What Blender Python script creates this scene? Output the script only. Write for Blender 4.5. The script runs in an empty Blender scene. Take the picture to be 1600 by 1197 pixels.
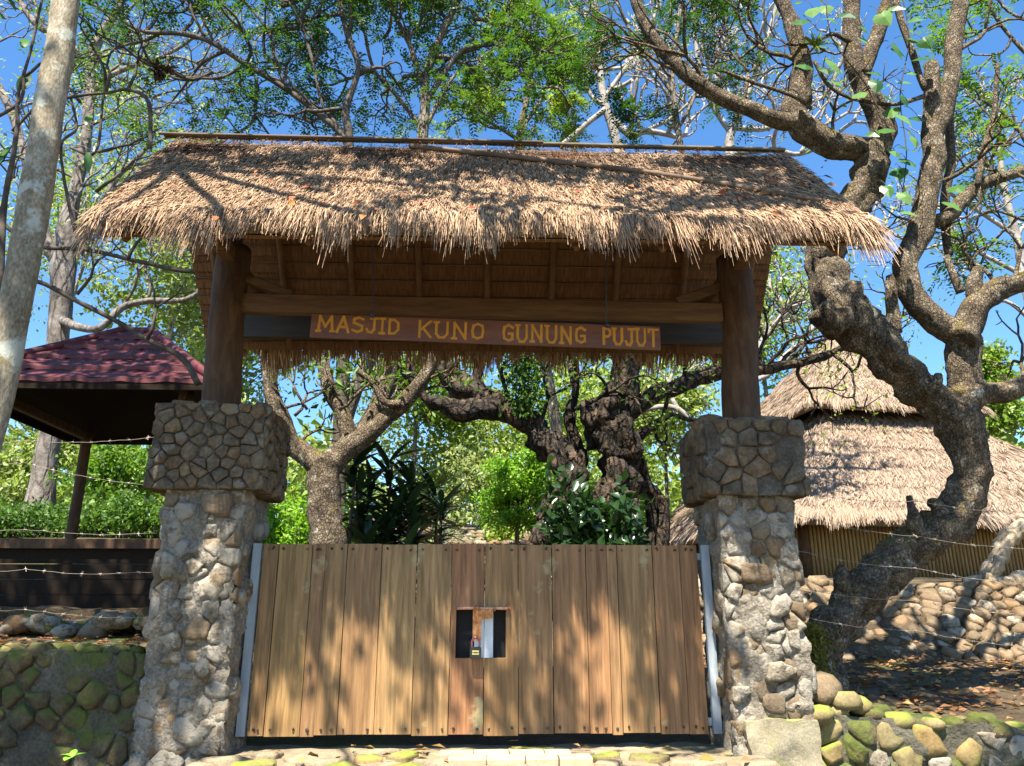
import bpy, math, random
import numpy as np
from mathutils import Vector, Matrix, noise

R = math.radians
SC = bpy.context.scene
COL = SC.collection

# ------------------------------------------------------------------ camera
YAW, PIT, FPX = R(2.4), R(16.8), 1208.0
CAM = Vector((-0.03, -4.9, 0.66))
FW = Vector((math.sin(YAW) * math.cos(PIT), math.cos(YAW) * math.cos(PIT), math.sin(PIT)))
RT = Vector((math.cos(YAW), -math.sin(YAW), 0))
UP = RT.cross(FW)
cd = bpy.data.cameras.new('camera')
cam = bpy.data.objects.new('camera', cd)
COL.objects.link(cam)
cam.location = CAM
cam.rotation_euler = (math.pi / 2 + PIT, 0, -YAW)
cd.sensor_fit = 'HORIZONTAL'
cd.sensor_width = 36
cd.lens = 36 * FPX / 1600
cd.clip_end = 3000
SC.camera = cam

# ------------------------------------------------------------------ light
SUN_EL, SUN_AZ = R(60.4), R(18)          # the sun stands behind the camera, a little to the left
SV = Vector((-math.sin(SUN_AZ) * math.cos(SUN_EL), -math.cos(SUN_AZ) * math.cos(SUN_EL), math.sin(SUN_EL)))
w = bpy.data.worlds.new('World')
SC.world = w
w.use_nodes = True
nt = w.node_tree
sky = nt.nodes.new('ShaderNodeTexSky')
sky.sky_type = 'NISHITA'
sky.sun_disc = False
sky.sun_elevation = SUN_EL
sky.sun_rotation = R(198)
sky.altitude = 300
sky.air_density = 1.0
sky.dust_density = 0.1
sky.ozone_density = 2.6
hs = nt.nodes.new('ShaderNodeHueSaturation'); hs.inputs['Saturation'].default_value = 1.22
nt.links.new(sky.outputs[0], hs.inputs['Color'])
nt.links.new(hs.outputs[0], nt.nodes['Background'].inputs[0])
nt.nodes['Background'].inputs[1].default_value = 0.085
ld = bpy.data.lights.new('sun', 'SUN')
ld.energy = 5.0
ld.angle = R(0.55)
ld.color = (1.0, 0.92, 0.79)
lo = bpy.data.objects.new('sun', ld)
COL.objects.link(lo)
lo.rotation_euler = SV.to_track_quat('Z', 'Y').to_euler()
lo.location = (0, 0, 30)
SC.view_settings.view_transform = 'Standard'
SC.view_settings.look = 'None'
SC.view_settings.gamma = 1
SC.view_settings.exposure = 1.85
SC.cycles.max_bounces = 8
SC.cycles.diffuse_bounces = 4
SC.cycles.transmission_bounces = 6

# ------------------------------------------------------------------ helpers
def at(px, py, Y):
    """world point that stands at depth Y (metres behind the gate) under a photo pixel"""
    d = FW + RT * ((px - 800) / FPX) + UP * ((598.5 - py) / FPX)
    return CAM + d * ((Y - CAM.y) / d.y)

def rad(p, rpx):
    v = p - CAM
    dz = v.dot(FW)
    return rpx * dz / FPX * (dz / v.length) * 0.93

def org(o):
    v = Vector((0, 0, 0))
    while o is not None:
        v = v + Vector(o.location)
        o = o.parent
    return v

def tag(o, label, cat, group=None, kind=None):
    o['label'] = label
    o['category'] = cat
    if group: o['group'] = group
    if kind: o['kind'] = kind
    return o

def thing(name, label, cat, loc=(0, 0, 0), group=None):
    o = bpy.data.objects.new(name, None)
    o.empty_display_size = 0.1
    COL.objects.link(o)
    o.location = loc
    return tag(o, label, cat, group)

def link(name, me, mat, parent=None, smooth=False, kind=None):
    o = bpy.data.objects.new(name, me)
    COL.objects.link(o)
    if mat is not None and len(me.materials) == 0: me.materials.append(mat)
    if parent is not None: o.parent = parent
    if kind: o['kind'] = kind
    if smooth: me.polygons.foreach_set('use_smooth', [True] * len(me.polygons))
    return o

class MB:
    def __init__(s):
        s.v = []; s.f = []
    def add(s, vs, fs):
        b = len(s.v)
        s.v.extend(vs)
        s.f.extend([tuple(i + b for i in f) for f in fs])
    def box(s, c, size, rot=None):
        x, y, z = (k / 2 for k in size)
        vs = [Vector(p) for p in ((-x,-y,-z),(x,-y,-z),(x,y,-z),(-x,y,-z),(-x,-y,z),(x,-y,z),(x,y,z),(-x,y,z))]
        if rot is not None: vs = [rot @ p for p in vs]
        s.add([p + Vector(c) for p in vs], [(0,3,2,1),(4,5,6,7),(0,1,5,4),(1,2,6,5),(2,3,7,6),(3,0,4,7)])
        return s
    def bar(s, a, b, wx, wz, ch=0.12):
        """a squared timber from a to b with slightly broken corners"""
        a, b = Vector(a), Vector(b)
        d = (b - a).normalized()
        side = d.cross(Vector((0, 0, 1)))
        side = side.normalized() if side.length > 1e-4 else Vector((1, 0, 0))
        up = side.cross(d)
        k = ch * min(wx, wz)
        o = [(-wx/2+k,-wz/2),(wx/2-k,-wz/2),(wx/2,-wz/2+k),(wx/2,wz/2-k),(wx/2-k,wz/2),(-wx/2+k,wz/2),(-wx/2,wz/2-k),(-wx/2,-wz/2+k)]
        vs = [a + side*p + up*q for p, q in o] + [b + side*p + up*q for p, q in o]
        s.add(vs, [(i,(i+1)%8,(i+1)%8+8,i+8) for i in range(8)] + [tuple(range(7,-1,-1)), tuple(range(8,16))])
        return s
    def prism(s, pts, y0, y1):
        n = len(pts)
        vs = [Vector((p[0], y0, p[1])) for p in pts] + [Vector((p[0], y1, p[1])) for p in pts]
        s.add(vs, [tuple(range(n)), tuple(range(2*n-1, n-1, -1))] + [(i, i+n, (i+1)%n+n, (i+1)%n) for i in range(n)])
        return s
    def tube(s, pts, radii, sides=8, sub=4, lump=0.0, lf=3.0, wob=0.0, seed=0.0, cap=True, flute=0.0):
        P = [Vector(p) for p in pts]
        n = len(P)
        path, rr = [], []
        if n == 2 or sub <= 1:
            path, rr = P, list(radii)
        else:
            for i in range(n - 1):
                p0, p1, p2, p3 = P[max(i-1,0)], P[i], P[i+1], P[min(i+2,n-1)]
                for k in range(sub):
                    t = k / sub
                    t2, t3 = t*t, t*t*t
                    path.append(0.5*((2*p1)+(p2-p0)*t+(2*p0-5*p1+4*p2-p3)*t2+(3*p1-p0-3*p2+p3)*t3))
                    rr.append(radii[i]*(1-t)+radii[i+1]*t)
            path.append(P[-1]); rr.append(radii[-1])
        if wob:
            for i in range(len(path)):
                path[i] = path[i] + noise.noise_vector(path[i]*lf*0.6 + Vector((seed,7,3)))*(wob*rr[i])
        m = len(path)
        t0 = (path[1]-path[0]).normalized()
        nrm = t0.orthogonal().normalized()
        vs = []
        for i in range(m):
            t = (path[min(i+1,m-1)]-path[max(i-1,0)])
            t = t.normalized() if t.length > 1e-9 else t0
            nrm = nrm - t*nrm.dot(t)
            nrm = nrm.normalized() if nrm.length > 1e-6 else t.orthogonal().normalized()
            bi = t.cross(nrm)
            for k in range(sides):
                a = 2*math.pi*k/sides
                d = nrm*math.cos(a)+bi*math.sin(a)
                q = rr[i]
                if lump:
                    q *= 1 + lump*noise.noise((path[i]+d*rr[i])*lf+Vector((seed,0,0))) + 0.5*lump*noise.noise((path[i]+d*rr[i])*lf*2.7)
                if flute:
                    q *= 1+flute*math.sin(4*a+3.5*noise.noise(path[i]*1.6+Vector((seed,3,1))))*(0.6+0.8*noise.noise(path[i]*2.3+d))
                vs.append(path[i]+d*q)
        fs = []
        for i in range(m-1):
            for k in range(sides):
                a, b = i*sides+k, i*sides+(k+1)%sides
                fs.append((a, b, b+sides, a+sides))
        if cap:
            fs.append(tuple(range(sides-1,-1,-1)))
            fs.append(tuple(range((m-1)*sides, m*sides)))
        s.add(vs, fs)
        return s
    def build(s, name, mat, parent=None, smooth=False, kind=None):
        o = org(parent) if parent is not None else Vector((0,0,0))
        me = bpy.data.meshes.new(name)
        me.from_pydata([tuple(Vector(p)-o) for p in s.v], [], s.f)
        return link(name, me, mat, parent, smooth, kind)

def np_mesh(name, V, F, mat, parent=None, tint=None, kind=None, smooth=False):
    """V (n,3), F (m,k) arrays; tint (n,3) per-vertex own colour"""
    o = np.array(org(parent)) if parent is not None else np.zeros(3)
    V = np.ascontiguousarray(V - o, dtype=np.float32)
    m, k = F.shape
    me = bpy.data.meshes.new(name)
    me.vertices.add(len(V)); me.vertices.foreach_set('co', V.ravel())
    me.loops.add(m*k); me.loops.foreach_set('vertex_index', np.ascontiguousarray(F, dtype=np.int32).ravel())
    me.polygons.add(m)
    me.polygons.foreach_set('loop_start', np.arange(0, m*k, k, dtype=np.int32))
    me.polygons.foreach_set('loop_total', np.full(m, k, dtype=np.int32))
    me.update(calc_edges=True)
    if tint is not None:
        c = me.color_attributes.new(name='tint', type='FLOAT_COLOR', domain='POINT')
        c.data.foreach_set('color', np.concatenate([tint, np.ones((len(tint),1))], 1).astype(np.float32).ravel())
    return link(name, me, mat, parent, smooth, kind)

# ------------------------------------------------------------------ materials
def base_mat(name):
    m = bpy.data.materials.new(name)
    m.use_nodes = True
    nt = m.node_tree
    return m, nt, nt.nodes['Principled BSDF']

def N(nt, t, **kw):
    n = nt.nodes.new(t)
    for k, v in kw.items():
        if k[0] == 'i' and k[1:].isdigit(): n.inputs[int(k[1:])].default_value = v
        else: setattr(n, k, v)
    return n

def mixc(nt, fac, a, b, blend='MIX'):
    n = nt.nodes.new('ShaderNodeMix'); n.data_type = 'RGBA'; n.blend_type = blend
    for sock, val in ((n.inputs[0], fac), (n.inputs[6], a), (n.inputs[7], b)):
        if hasattr(val, 'links'): nt.links.new(val, sock)
        elif isinstance(val, (int, float)): sock.default_value = val
        else: sock.default_value = (*val, 1)
    return n.outputs[2]

def ramp(nt, fac, stops):
    r = nt.nodes.new('ShaderNodeValToRGB')
    el = r.color_ramp.elements
    while len(el) < len(stops): el.new(0.5)
    for e, (p, c) in zip(el, stops):
        e.position = p; e.color = (*c, 1) if len(c) == 3 else c
    nt.links.new(fac, r.inputs[0])
    return r.outputs[0]

def coords(nt, stretch=(1,1,1), rnd=False):
    tc = nt.nodes.new('ShaderNodeTexCoord')
    mp = nt.nodes.new('ShaderNodeMapping'); mp.inputs['Scale'].default_value = stretch
    nt.links.new(tc.outputs['Object'], mp.inputs[0])
    if rnd:
        oi = nt.nodes.new('ShaderNodeObjectInfo')
        mu = N(nt, 'ShaderNodeMath', operation='MULTIPLY', i1=37.0)
        nt.links.new(oi.outputs['Random'], mu.inputs[0])
        nt.links.new(mu.outputs[0], mp.inputs['Location'])
        return mp.outputs[0], oi.outputs['Random']
    return mp.outputs[0], None

def tex(nt, vec, scale, detail=6, rough=0.6, dist=0.0):
    n = nt.nodes.new('ShaderNodeTexNoise')
    n.inputs['Scale'].default_value = scale; n.inputs['Detail'].default_value = detail
    n.inputs['Roughness'].default_value = rough; n.inputs['Distortion'].default_value = dist
    nt.links.new(vec, n.inputs['Vector'])
    return n.outputs['Fac']

def surf(name, stops, scale, rough=0.85, bump=0.4, bscale=None, bdist=0.02, stretch=(1,1,1), rnd=None, dist=0.0,
         moss=None, patch=None, spec=0.25, metal=0.0, fine=None, crack=None):
    """noise-coloured surface; rnd = colours picked per object; moss = (colour, amount, scale); patch = (colour, threshold, scale)"""
    m, nt, bs = base_mat(name)
    vec, rv = coords(nt, stretch, rnd is not None)
    col = ramp(nt, tex(nt, vec, scale, dist=dist), stops)
    if rnd:
        oc = ramp(nt, rv, [(i/max(1,len(rnd)-1), c) for i, c in enumerate(rnd)])
        col = mixc(nt, 1.0, col, oc, 'MULTIPLY')
    if fine:
        col = mixc(nt, fine[1], col, ramp(nt, tex(nt, vec, fine[0], 4), [(0.35,(0.25,0.25,0.25)),(0.65,(1.0,1.0,1.0))]), 'MULTIPLY')
    ck = None
    if crack:   # (scale, stretch, darkness): split, plated bark
        v3, _ = coords(nt, crack[1])
        vo = nt.nodes.new('ShaderNodeTexVoronoi'); vo.feature = 'DISTANCE_TO_EDGE'; vo.inputs['Scale'].default_value = crack[0]
        dn = nt.nodes.new('ShaderNodeTexNoise'); dn.inputs['Scale'].default_value = crack[0]*0.6; dn.inputs['Detail'].default_value = 5; nt.links.new(v3, dn.inputs['Vector'])
        ad = nt.nodes.new('ShaderNodeVectorMath'); ad.operation = 'MULTIPLY_ADD'; ad.inputs[1].default_value = (1.6/crack[0],)*3
        nt.links.new(dn.outputs['Color'], ad.inputs[0]); nt.links.new(v3, ad.inputs[2]); nt.links.new(ad.outputs[0], vo.inputs['Vector'])
        ck = ramp(nt, vo.outputs['Distance'], [(0.0,(0,0,0)),(0.16,(1,1,1))])
        col = mixc(nt, crack[2], col, mixc(nt, ck, (0.25,0.22,0.2), (1,1,1)), 'MULTIPLY')
    v2, _ = coords(nt)
    if patch:
        f = ramp(nt, tex(nt, v2, patch[2], 5, 0.65), [(patch[1],(0,0,0)),(min(1,patch[1]+0.06),(1,1,1))])
        col = mixc(nt, f, col, patch[0])
    if moss:
        ge = nt.nodes.new('ShaderNodeNewGeometry')
        sx = nt.nodes.new('ShaderNodeSeparateXYZ'); nt.links.new(ge.outputs['Normal'], sx.inputs[0])
        a = N(nt, 'ShaderNodeMath', operation='MULTIPLY_ADD', i1=0.16, i2=moss[1]-0.5); nt.links.new(sx.outputs[2], a.inputs[0])
        b = N(nt, 'ShaderNodeMath', operation='ADD'); nt.links.new(a.outputs[0], b.inputs[0]); nt.links.new(tex(nt, ge.outputs['Position'], moss[2], 7, 0.7), b.inputs[1])
        f = ramp(nt, b.outputs[0], [(0.46,(0,0,0)),(0.6,(1,1,1))])
        mc = mixc(nt, tex(nt, v2, 30, 3), tuple(k*0.45 for k in moss[0]), tuple(min(1,k*1.5) for k in moss[0]))
        col = mixc(nt, f, col, mc)
    nt.links.new(col, bs.inputs['Base Color'])
    bs.inputs['Roughness'].default_value = rough
    bs.inputs['Specular IOR Level'].default_value = spec
    bs.inputs['Metallic'].default_value = metal
    if bump:
        bn = nt.nodes.new('ShaderNodeBump')
        bn.inputs['Strength'].default_value = bump; bn.inputs['Distance'].default_value = bdist
        nt.links.new(tex(nt, vec, bscale or scale*2.5, 8, 0.65), bn.inputs['Height'])
        if ck is not None:
            b2 = nt.nodes.new('ShaderNodeBump'); b2.inputs['Strength'].default_value = 0.8; b2.inputs['Distance'].default_value = bdist
            nt.links.new(ck, b2.inputs['Height']); nt.links.new(bn.outputs[0], b2.inputs['Normal']); bn = b2
        nt.links.new(bn.outputs[0], bs.inputs['Normal'])
    return m

def leafmat(name, trans=0.4, rough=0.45, spec=0.35):
    m, nt, bs = base_mat(name)
    a = nt.nodes.new('ShaderNodeAttribute'); a.attribute_name = 'tint'
    nt.links.new(a.outputs['Color'], bs.inputs['Base Color'])
    bs.inputs['Roughness'].default_value = rough
    bs.inputs['Specular IOR Level'].default_value = spec
    if trans:
        tr = nt.nodes.new('ShaderNodeBsdfTranslucent')
        nt.links.new(mixc(nt, 1.0, a.outputs['Color'], (1.25, 1.35, 0.55), 'MULTIPLY'), tr.inputs['Color'])
        mx = N(nt, 'ShaderNodeMixShader', i0=trans)
        nt.links.new(bs.outputs[0], mx.inputs[1]); nt.links.new(tr.outputs[0], mx.inputs[2])
        nt.links.new(mx.outputs[0], nt.nodes['Material Output'].inputs[0])
    return m

def flat(name, c, rough=0.5, metal=0.0, spec=0.4):
    m, nt, bs = base_mat(name)
    v, _ = coords(nt)
    col = mixc(nt, tex(nt, v, 18, 5), tuple(k*0.72 for k in c), tuple(min(1, k*1.2) for k in c))
    nt.links.new(col, bs.inputs['Base Color'])
    bs.inputs['Roughness'].default_value = rough; bs.inputs['Metallic'].default_value = metal
    bs.inputs['Specular IOR Level'].default_value = spec
    return m

M = {}
STONE_RND = [(0.78,0.74,0.7),(1.05,0.98,0.85),(0.7,0.67,0.62),(1.12,0.94,0.72),(0.92,0.87,0.8),(1.05,0.82,0.62),(0.8,0.78,0.76),(1.05,1.0,0.92)]
M['stone'] = surf('stone', [(0.25,(0.117,0.09,0.063)),(0.5,(0.211,0.171,0.122)),(0.75,(0.324,0.27,0.198))], 7, 0.93, 0.9, 18, 0.02, rnd=STONE_RND, fine=(45,0.6), patch=((0.27,0.235,0.18),0.47,9.0))
M['stone_wash'] = surf('stone_wash', [(0.25,(0.125,0.105,0.078)),(0.5,(0.218,0.191,0.148)),(0.78,(0.343,0.308,0.25))], 6, 0.95, 1.0, 18, 0.025, rnd=[(0.85,0.83,0.8),(1.1,1.05,0.97),(0.95,0.9,0.82)], fine=(55,0.6), patch=((0.28,0.25,0.2),0.45,9.0))
M['stone_cap_shaded'] = surf('stone_cap_shaded', [(0.25,(0.085,0.066,0.046)),(0.5,(0.16,0.13,0.093)),(0.75,(0.26,0.215,0.16))], 7, 0.93, 0.9, 18, 0.02, rnd=STONE_RND, fine=(45,0.6), patch=((0.17,0.145,0.11),0.56,7.0))  # brown cap stones, darkened so the roof's shade is in the colour
M['mortar_cap_shaded'] = surf('mortar_cap_shaded', [(0.25,(0.06,0.05,0.037)),(0.5,(0.12,0.1,0.075)),(0.78,(0.21,0.18,0.14))], 7, 0.95, 1.0, 20, 0.03, fine=(60,0.6))  # cap mortar, its colour likewise darkened for the roof's shade
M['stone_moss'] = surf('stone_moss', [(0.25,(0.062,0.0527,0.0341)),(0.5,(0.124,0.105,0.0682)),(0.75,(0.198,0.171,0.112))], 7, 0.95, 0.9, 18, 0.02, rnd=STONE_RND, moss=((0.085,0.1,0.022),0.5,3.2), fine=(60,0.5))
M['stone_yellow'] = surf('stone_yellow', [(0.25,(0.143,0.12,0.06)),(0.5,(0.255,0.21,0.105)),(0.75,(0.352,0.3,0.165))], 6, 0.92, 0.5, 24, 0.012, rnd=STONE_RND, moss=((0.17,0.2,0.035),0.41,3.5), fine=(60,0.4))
M['stone_tan'] = surf('stone_tan', [(0.25,(0.118,0.0886,0.059)),(0.5,(0.197,0.154,0.105)),(0.75,(0.276,0.226,0.164))], 5, 0.93, 0.8, 16, 0.02, rnd=STONE_RND, fine=(50,0.4))
M['mortar'] = surf('mortar', [(0.25,(0.15,0.128,0.0968)),(0.5,(0.273,0.238,0.185)),(0.78,(0.405,0.365,0.299))], 7, 0.95, 1.0, 20, 0.035, fine=(60,0.65), patch=((0.45,0.41,0.35),0.63,6.0))
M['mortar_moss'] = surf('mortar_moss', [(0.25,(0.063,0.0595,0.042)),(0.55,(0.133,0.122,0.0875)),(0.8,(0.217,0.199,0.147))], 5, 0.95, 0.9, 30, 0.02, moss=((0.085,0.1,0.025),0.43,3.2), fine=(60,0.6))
M['plaster'] = surf('plaster', [(0.3,(0.2,0.17,0.11)),(0.7,(0.36,0.32,0.22))], 8, 0.95, 0.6, 50, 0.008, moss=((0.24,0.24,0.09),0.42,4.0), fine=(100,0.4))
M['dirt'] = surf('dirt', [(0.25,(0.042,0.0294,0.0168)),(0.5,(0.098,0.07,0.0396)),(0.8,(0.182,0.136,0.078))], 2.2, 0.95, 0.8, 30, 0.03, moss=((0.06,0.08,0.02),0.3,0.6), fine=(45,0.6))
M['landing'] = surf('landing', [(0.25,(0.162,0.125,0.0808)),(0.55,(0.291,0.234,0.154)),(0.8,(0.404,0.339,0.234))], 6, 0.95, 0.8, 40, 0.012, moss=((0.15,0.14,0.05),0.27,3.0), fine=(80,0.4))
M['paver'] = surf('paver', [(0.3,(0.3,0.245,0.165)),(0.7,(0.44,0.37,0.265))], 9, 0.9, 0.4, 60, 0.006, rnd=[(0.9,0.9,0.9),(1.05,1.0,0.95),(0.8,0.78,0.74)])
PLANK_RND = [(1.0,0.88,0.66),(0.98,0.74,0.56),(1.15,1.08,0.78),(1.05,0.74,0.58),(1.08,1.02,0.68),(0.88,0.78,0.6),(1.16,0.94,0.74)]
M['plank'] = surf('plank', [(0.25,(0.19,0.11,0.06)),(0.5,(0.29,0.185,0.105)),(0.78,(0.41,0.285,0.175))], 5, 0.62, 0.35, 16, 0.004, stretch=(9,9,0.55), rnd=PLANK_RND, dist=0.8, patch=((0.34,0.275,0.14),0.6,2.2), fine=(3.0,0.6), spec=0.3)
M['timber'] = surf('timber', [(0.25,(0.0375,0.0195,0.0105)),(0.5,(0.0735,0.0398,0.021)),(0.8,(0.131,0.0788,0.042))], 4, 0.75, 0.4, 14, 0.006, stretch=(5,5,1.2), dist=0.6)
M['beam'] = surf('beam', [(0.25,(0.072,0.036,0.018)),(0.5,(0.126,0.0684,0.0338)),(0.8,(0.187,0.112,0.0576))], 4, 0.7, 0.35, 14, 0.004, stretch=(0.8,6,6), dist=0.6)
M['dark_board'] = surf('dark_board', [(0.3,(0.035,0.033,0.03)),(0.7,(0.07,0.065,0.058))], 3, 0.7, 0.3, 12, 0.003, stretch=(0.6,5,5))
M['rafter'] = surf('rafter', [(0.3,(0.119,0.056,0.0252)),(0.7,(0.21,0.112,0.0525))], 6, 0.75, 0.3, 20, 0.003)
M['bamboo'] = surf('bamboo', [(0.3,(0.07,0.055,0.035)),(0.7,(0.24,0.2,0.13))], 4, 0.7, 0.3, 14, 0.004, stretch=(0.7,5,5), fine=(22,0.5))
M['dark_pole'] = surf('dark_pole', [(0.3,(0.06,0.04,0.03)),(0.7,(0.18,0.125,0.085))], 4, 0.75, 0.3, 14, 0.004, stretch=(0.7,5,5))
M['thatch_in'] = surf('thatch_in', [(0.25,(0.0975,0.045,0.0203)),(0.5,(0.173,0.0863,0.0398)),(0.8,(0.255,0.139,0.069))], 5, 0.85, 0.7, 11, 0.01, stretch=(14,2,2))
M['thatch_core'] = surf('thatch_core', [(0.3,(0.1,0.07,0.045)),(0.7,(0.28,0.205,0.135))], 6, 0.95, 0.9, 14, 0.02, stretch=(8,1.5,1.5))
M['sign'] = surf('sign', [(0.25,(0.085,0.032,0.02)),(0.5,(0.14,0.055,0.033)),(0.8,(0.2,0.09,0.056))], 4, 0.33, 0.15, 14, 0.003, stretch=(0.8,4,4), spec=0.5)
M['yellow'] = flat('yellow', (0.5,0.23,0.018), 0.6)
M['cord'] = flat('cord', (0.05,0.05,0.1), 0.7)
M['steel'] = surf('steel', [(0.3,(0.2,0.23,0.26)),(0.7,(0.34,0.385,0.42))], 6, 0.5, 0.15, 40, 0.002, stretch=(3,3,0.6), patch=((0.3,0.22,0.15),0.7,9), spec=0.5)
M['whitesteel'] = surf('whitesteel', [(0.3,(0.5,0.54,0.58)),(0.7,(0.66,0.7,0.73))], 6, 0.5, 0.1, 40, 0.002, patch=((0.4,0.2,0.09),0.68,14), spec=0.5)
M['rust'] = surf('rust', [(0.25,(0.16,0.055,0.02)),(0.5,(0.4,0.16,0.05)),(0.75,(0.62,0.36,0.17))], 30, 0.8, 0.5, 90, 0.002)
M['rustpink'] = surf('rustpink', [(0.3,(0.28,0.13,0.085)),(0.7,(0.55,0.31,0.22))], 30, 0.7, 0.3, 90, 0.002)
M['black'] = flat('black', (0.012,0.011,0.01), 0.8)
M['lock'] = flat('lock', (0.05,0.048,0.045), 0.35, 0.6)
M['shackle'] = flat('shackle', (0.3,0.12,0.14), 0.3, 0.6)
M['brass'] = flat('brass', (0.75,0.62,0.22), 0.4, 0.2)
M['nail'] = flat('nail', (0.09,0.07,0.05), 0.5, 0.5)
M['wire'] = flat('wire', (0.22,0.19,0.15), 0.6, 0.2)
M['bark_pale'] = surf('bark_pale', [(0.25,(0.15,0.12,0.08)),(0.5,(0.28,0.235,0.165)),(0.75,(0.43,0.385,0.295))], 5, 0.9, 0.6, 22, 0.012, stretch=(2.2,2.2,1), patch=((0.36,0.37,0.32),0.56,5.5), moss=((0.22,0.19,0.05),0.36,4.0), fine=(40,0.6))
M['bark_frangi'] = surf('bark_frangi', [(0.25,(0.085,0.064,0.043)),(0.5,(0.22,0.17,0.115)),(0.72,(0.45,0.36,0.25))], 9, 0.95, 1.0, 24, 0.05, patch=((0.38,0.35,0.28),0.6,8), moss=((0.2,0.15,0.03),0.36,5.5), fine=(38,0.7), crack=(48,(1,1,0.55),0.4))
M['bark_dark'] = surf('bark_dark', [(0.25,(0.04,0.033,0.026)),(0.5,(0.085,0.07,0.056)),(0.75,(0.16,0.135,0.11))], 6, 0.9, 0.6, 24, 0.012, fine=(40,0.4))
M['bark_mid'] = surf('bark_mid', [(0.25,(0.1,0.082,0.063)),(0.5,(0.19,0.16,0.125)),(0.75,(0.31,0.27,0.215))], 6, 0.9, 0.7, 24, 0.014, patch=((0.3,0.27,0.13),0.62,5), fine=(40,0.5), crack=(16,(1,1,0.35),0.7))
M['bark_gnarl'] = surf('bark_gnarl', [(0.25,(0.025,0.02,0.016)),(0.48,(0.075,0.06,0.046)),(0.66,(0.17,0.11,0.07)),(0.82,(0.36,0.3,0.23))], 4, 0.95, 1.0, 13, 0.07, dist=0.8, fine=(30,0.65), crack=(9,(1,1,0.45),0.9))
M['bark_white'] = surf('bark_white', [(0.25,(0.17,0.15,0.135)),(0.5,(0.3,0.275,0.25)),(0.75,(0.46,0.435,0.4))], 5, 0.9, 0.4, 20, 0.012, fine=(30,0.5))
M['bark_grey'] = surf('bark_grey', [(0.25,(0.1,0.085,0.072)),(0.5,(0.19,0.165,0.145)),(0.75,(0.31,0.28,0.25))], 3, 0.9, 0.6, 12, 0.03, fine=(20,0.5), crack=(4,(1,1,0.3),0.6))
M['bark_root'] = surf('bark_root', [(0.25,(0.22,0.17,0.11)),(0.5,(0.36,0.29,0.2)),(0.75,(0.52,0.44,0.33))], 7, 0.9, 0.9, 24, 0.02, fine=(40,0.5))
M['tile'] = surf('tile', [(0.3,(0.06,0.009,0.011)),(0.7,(0.135,0.02,0.023))], 5, 0.6, 0.25, 9, 0.006, fine=(12,0.35), spec=0.4)
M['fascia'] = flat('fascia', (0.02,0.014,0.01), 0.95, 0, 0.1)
M['bamboo_wall'] = surf('bamboo_wall', [(0.3,(0.16,0.1,0.04)),(0.7,(0.36,0.24,0.11))], 3, 0.8, 0.5, 8, 0.01, stretch=(9,9,0.8))
M['leaf'] = leafmat('leaf')
M['leaf_gloss'] = leafmat('leaf_gloss', 0.3, 0.3, 0.5)
M['strand'] = leafmat('strand', 0.0, 0.75, 0.2)
M['litter'] = leafmat('litter', 0.12, 0.7, 0.2)

# ------------------------------------------------------------------ generators
def rough_box(mb, lo, hi, res, amp, fr, seed=0.0, taper=None):
    """box with uneven rubble faces; taper(p) may move points"""
    lo, hi = Vector(lo), Vector(hi)
    def disp(p):
        q = noise.noise_vector(p*fr+Vector((seed,seed,0)))*amp + noise.noise_vector(p*fr*2.9+Vector((0,seed,5)))*amp*0.45
        p = taper(p) if taper else p
        return p + q
    for ax in range(3):
        a, b = (ax+1) % 3, (ax+2) % 3
        na = max(1, int(round((hi[a]-lo[a])/res))); nb = max(1, int(round((hi[b]-lo[b])/res)))
        for side in (0, 1):
            vs, fs = [], []
            for i in range(na+1):
                for j in range(nb+1):
                    p = Vector((0,0,0))
                    p[ax] = hi[ax] if side else lo[ax]
                    p[a] = lo[a]+(hi[a]-lo[a])*i/na; p[b] = lo[b]+(hi[b]-lo[b])*j/nb
                    vs.append(disp(p))
            for i in range(na):
                for j in range(nb):
                    q = (i*(nb+1)+j, (i+1)*(nb+1)+j, (i+1)*(nb+1)+j+1, i*(nb+1)+j+1)
                    fs.append(q if side else q[::-1])
            mb.add(vs, fs)
    return mb

def cells(w, h, size, rng, jit=0.46, aspect=1.0):
    pts = []
    sx, sy = size*aspect, size*0.88
    ny, nx = max(1, int(round(h/sy))), max(1, int(round(w/sx)))
    for j in range(ny):
        for i in range(nx+1):
            pts.append(((i+0.5*(j % 2)+rng.uniform(-jit,jit))*w/nx, (j+0.5+rng.uniform(-jit,jit)*0.8)*h/ny))
    out = []
    for k, (px, py) in enumerate(pts):
        if not (-0.02*w < px < 1.02*w): continue
        poly = [(0,0),(w,0),(w,h),(0,h)]
        for l, (qx, qy) in enumerate(pts):
            if l == k: continue
            dx, dy = qx-px, qy-py
            if dx*dx+dy*dy > (2.6*max(sx,sy))**2: continue
            mx, my = (px+qx)/2, (py+qy)/2
            new = []
            for i in range(len(poly)):
                a, b = poly[i], poly[(i+1) % len(poly)]
                da = (a[0]-mx)*dx+(a[1]-my)*dy; db = (b[0]-mx)*dx+(b[1]-my)*dy
                if da <= 0: new.append(a)
                if (da < 0) != (db < 0):
                    t = da/(da-db)
                    new.append((a[0]+(b[0]-a[0])*t, a[1]+(b[1]-a[1])*t))
            poly = new
            if len(poly) < 3: break
        if len(poly) >= 3: out.append(poly)
    return out

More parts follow.
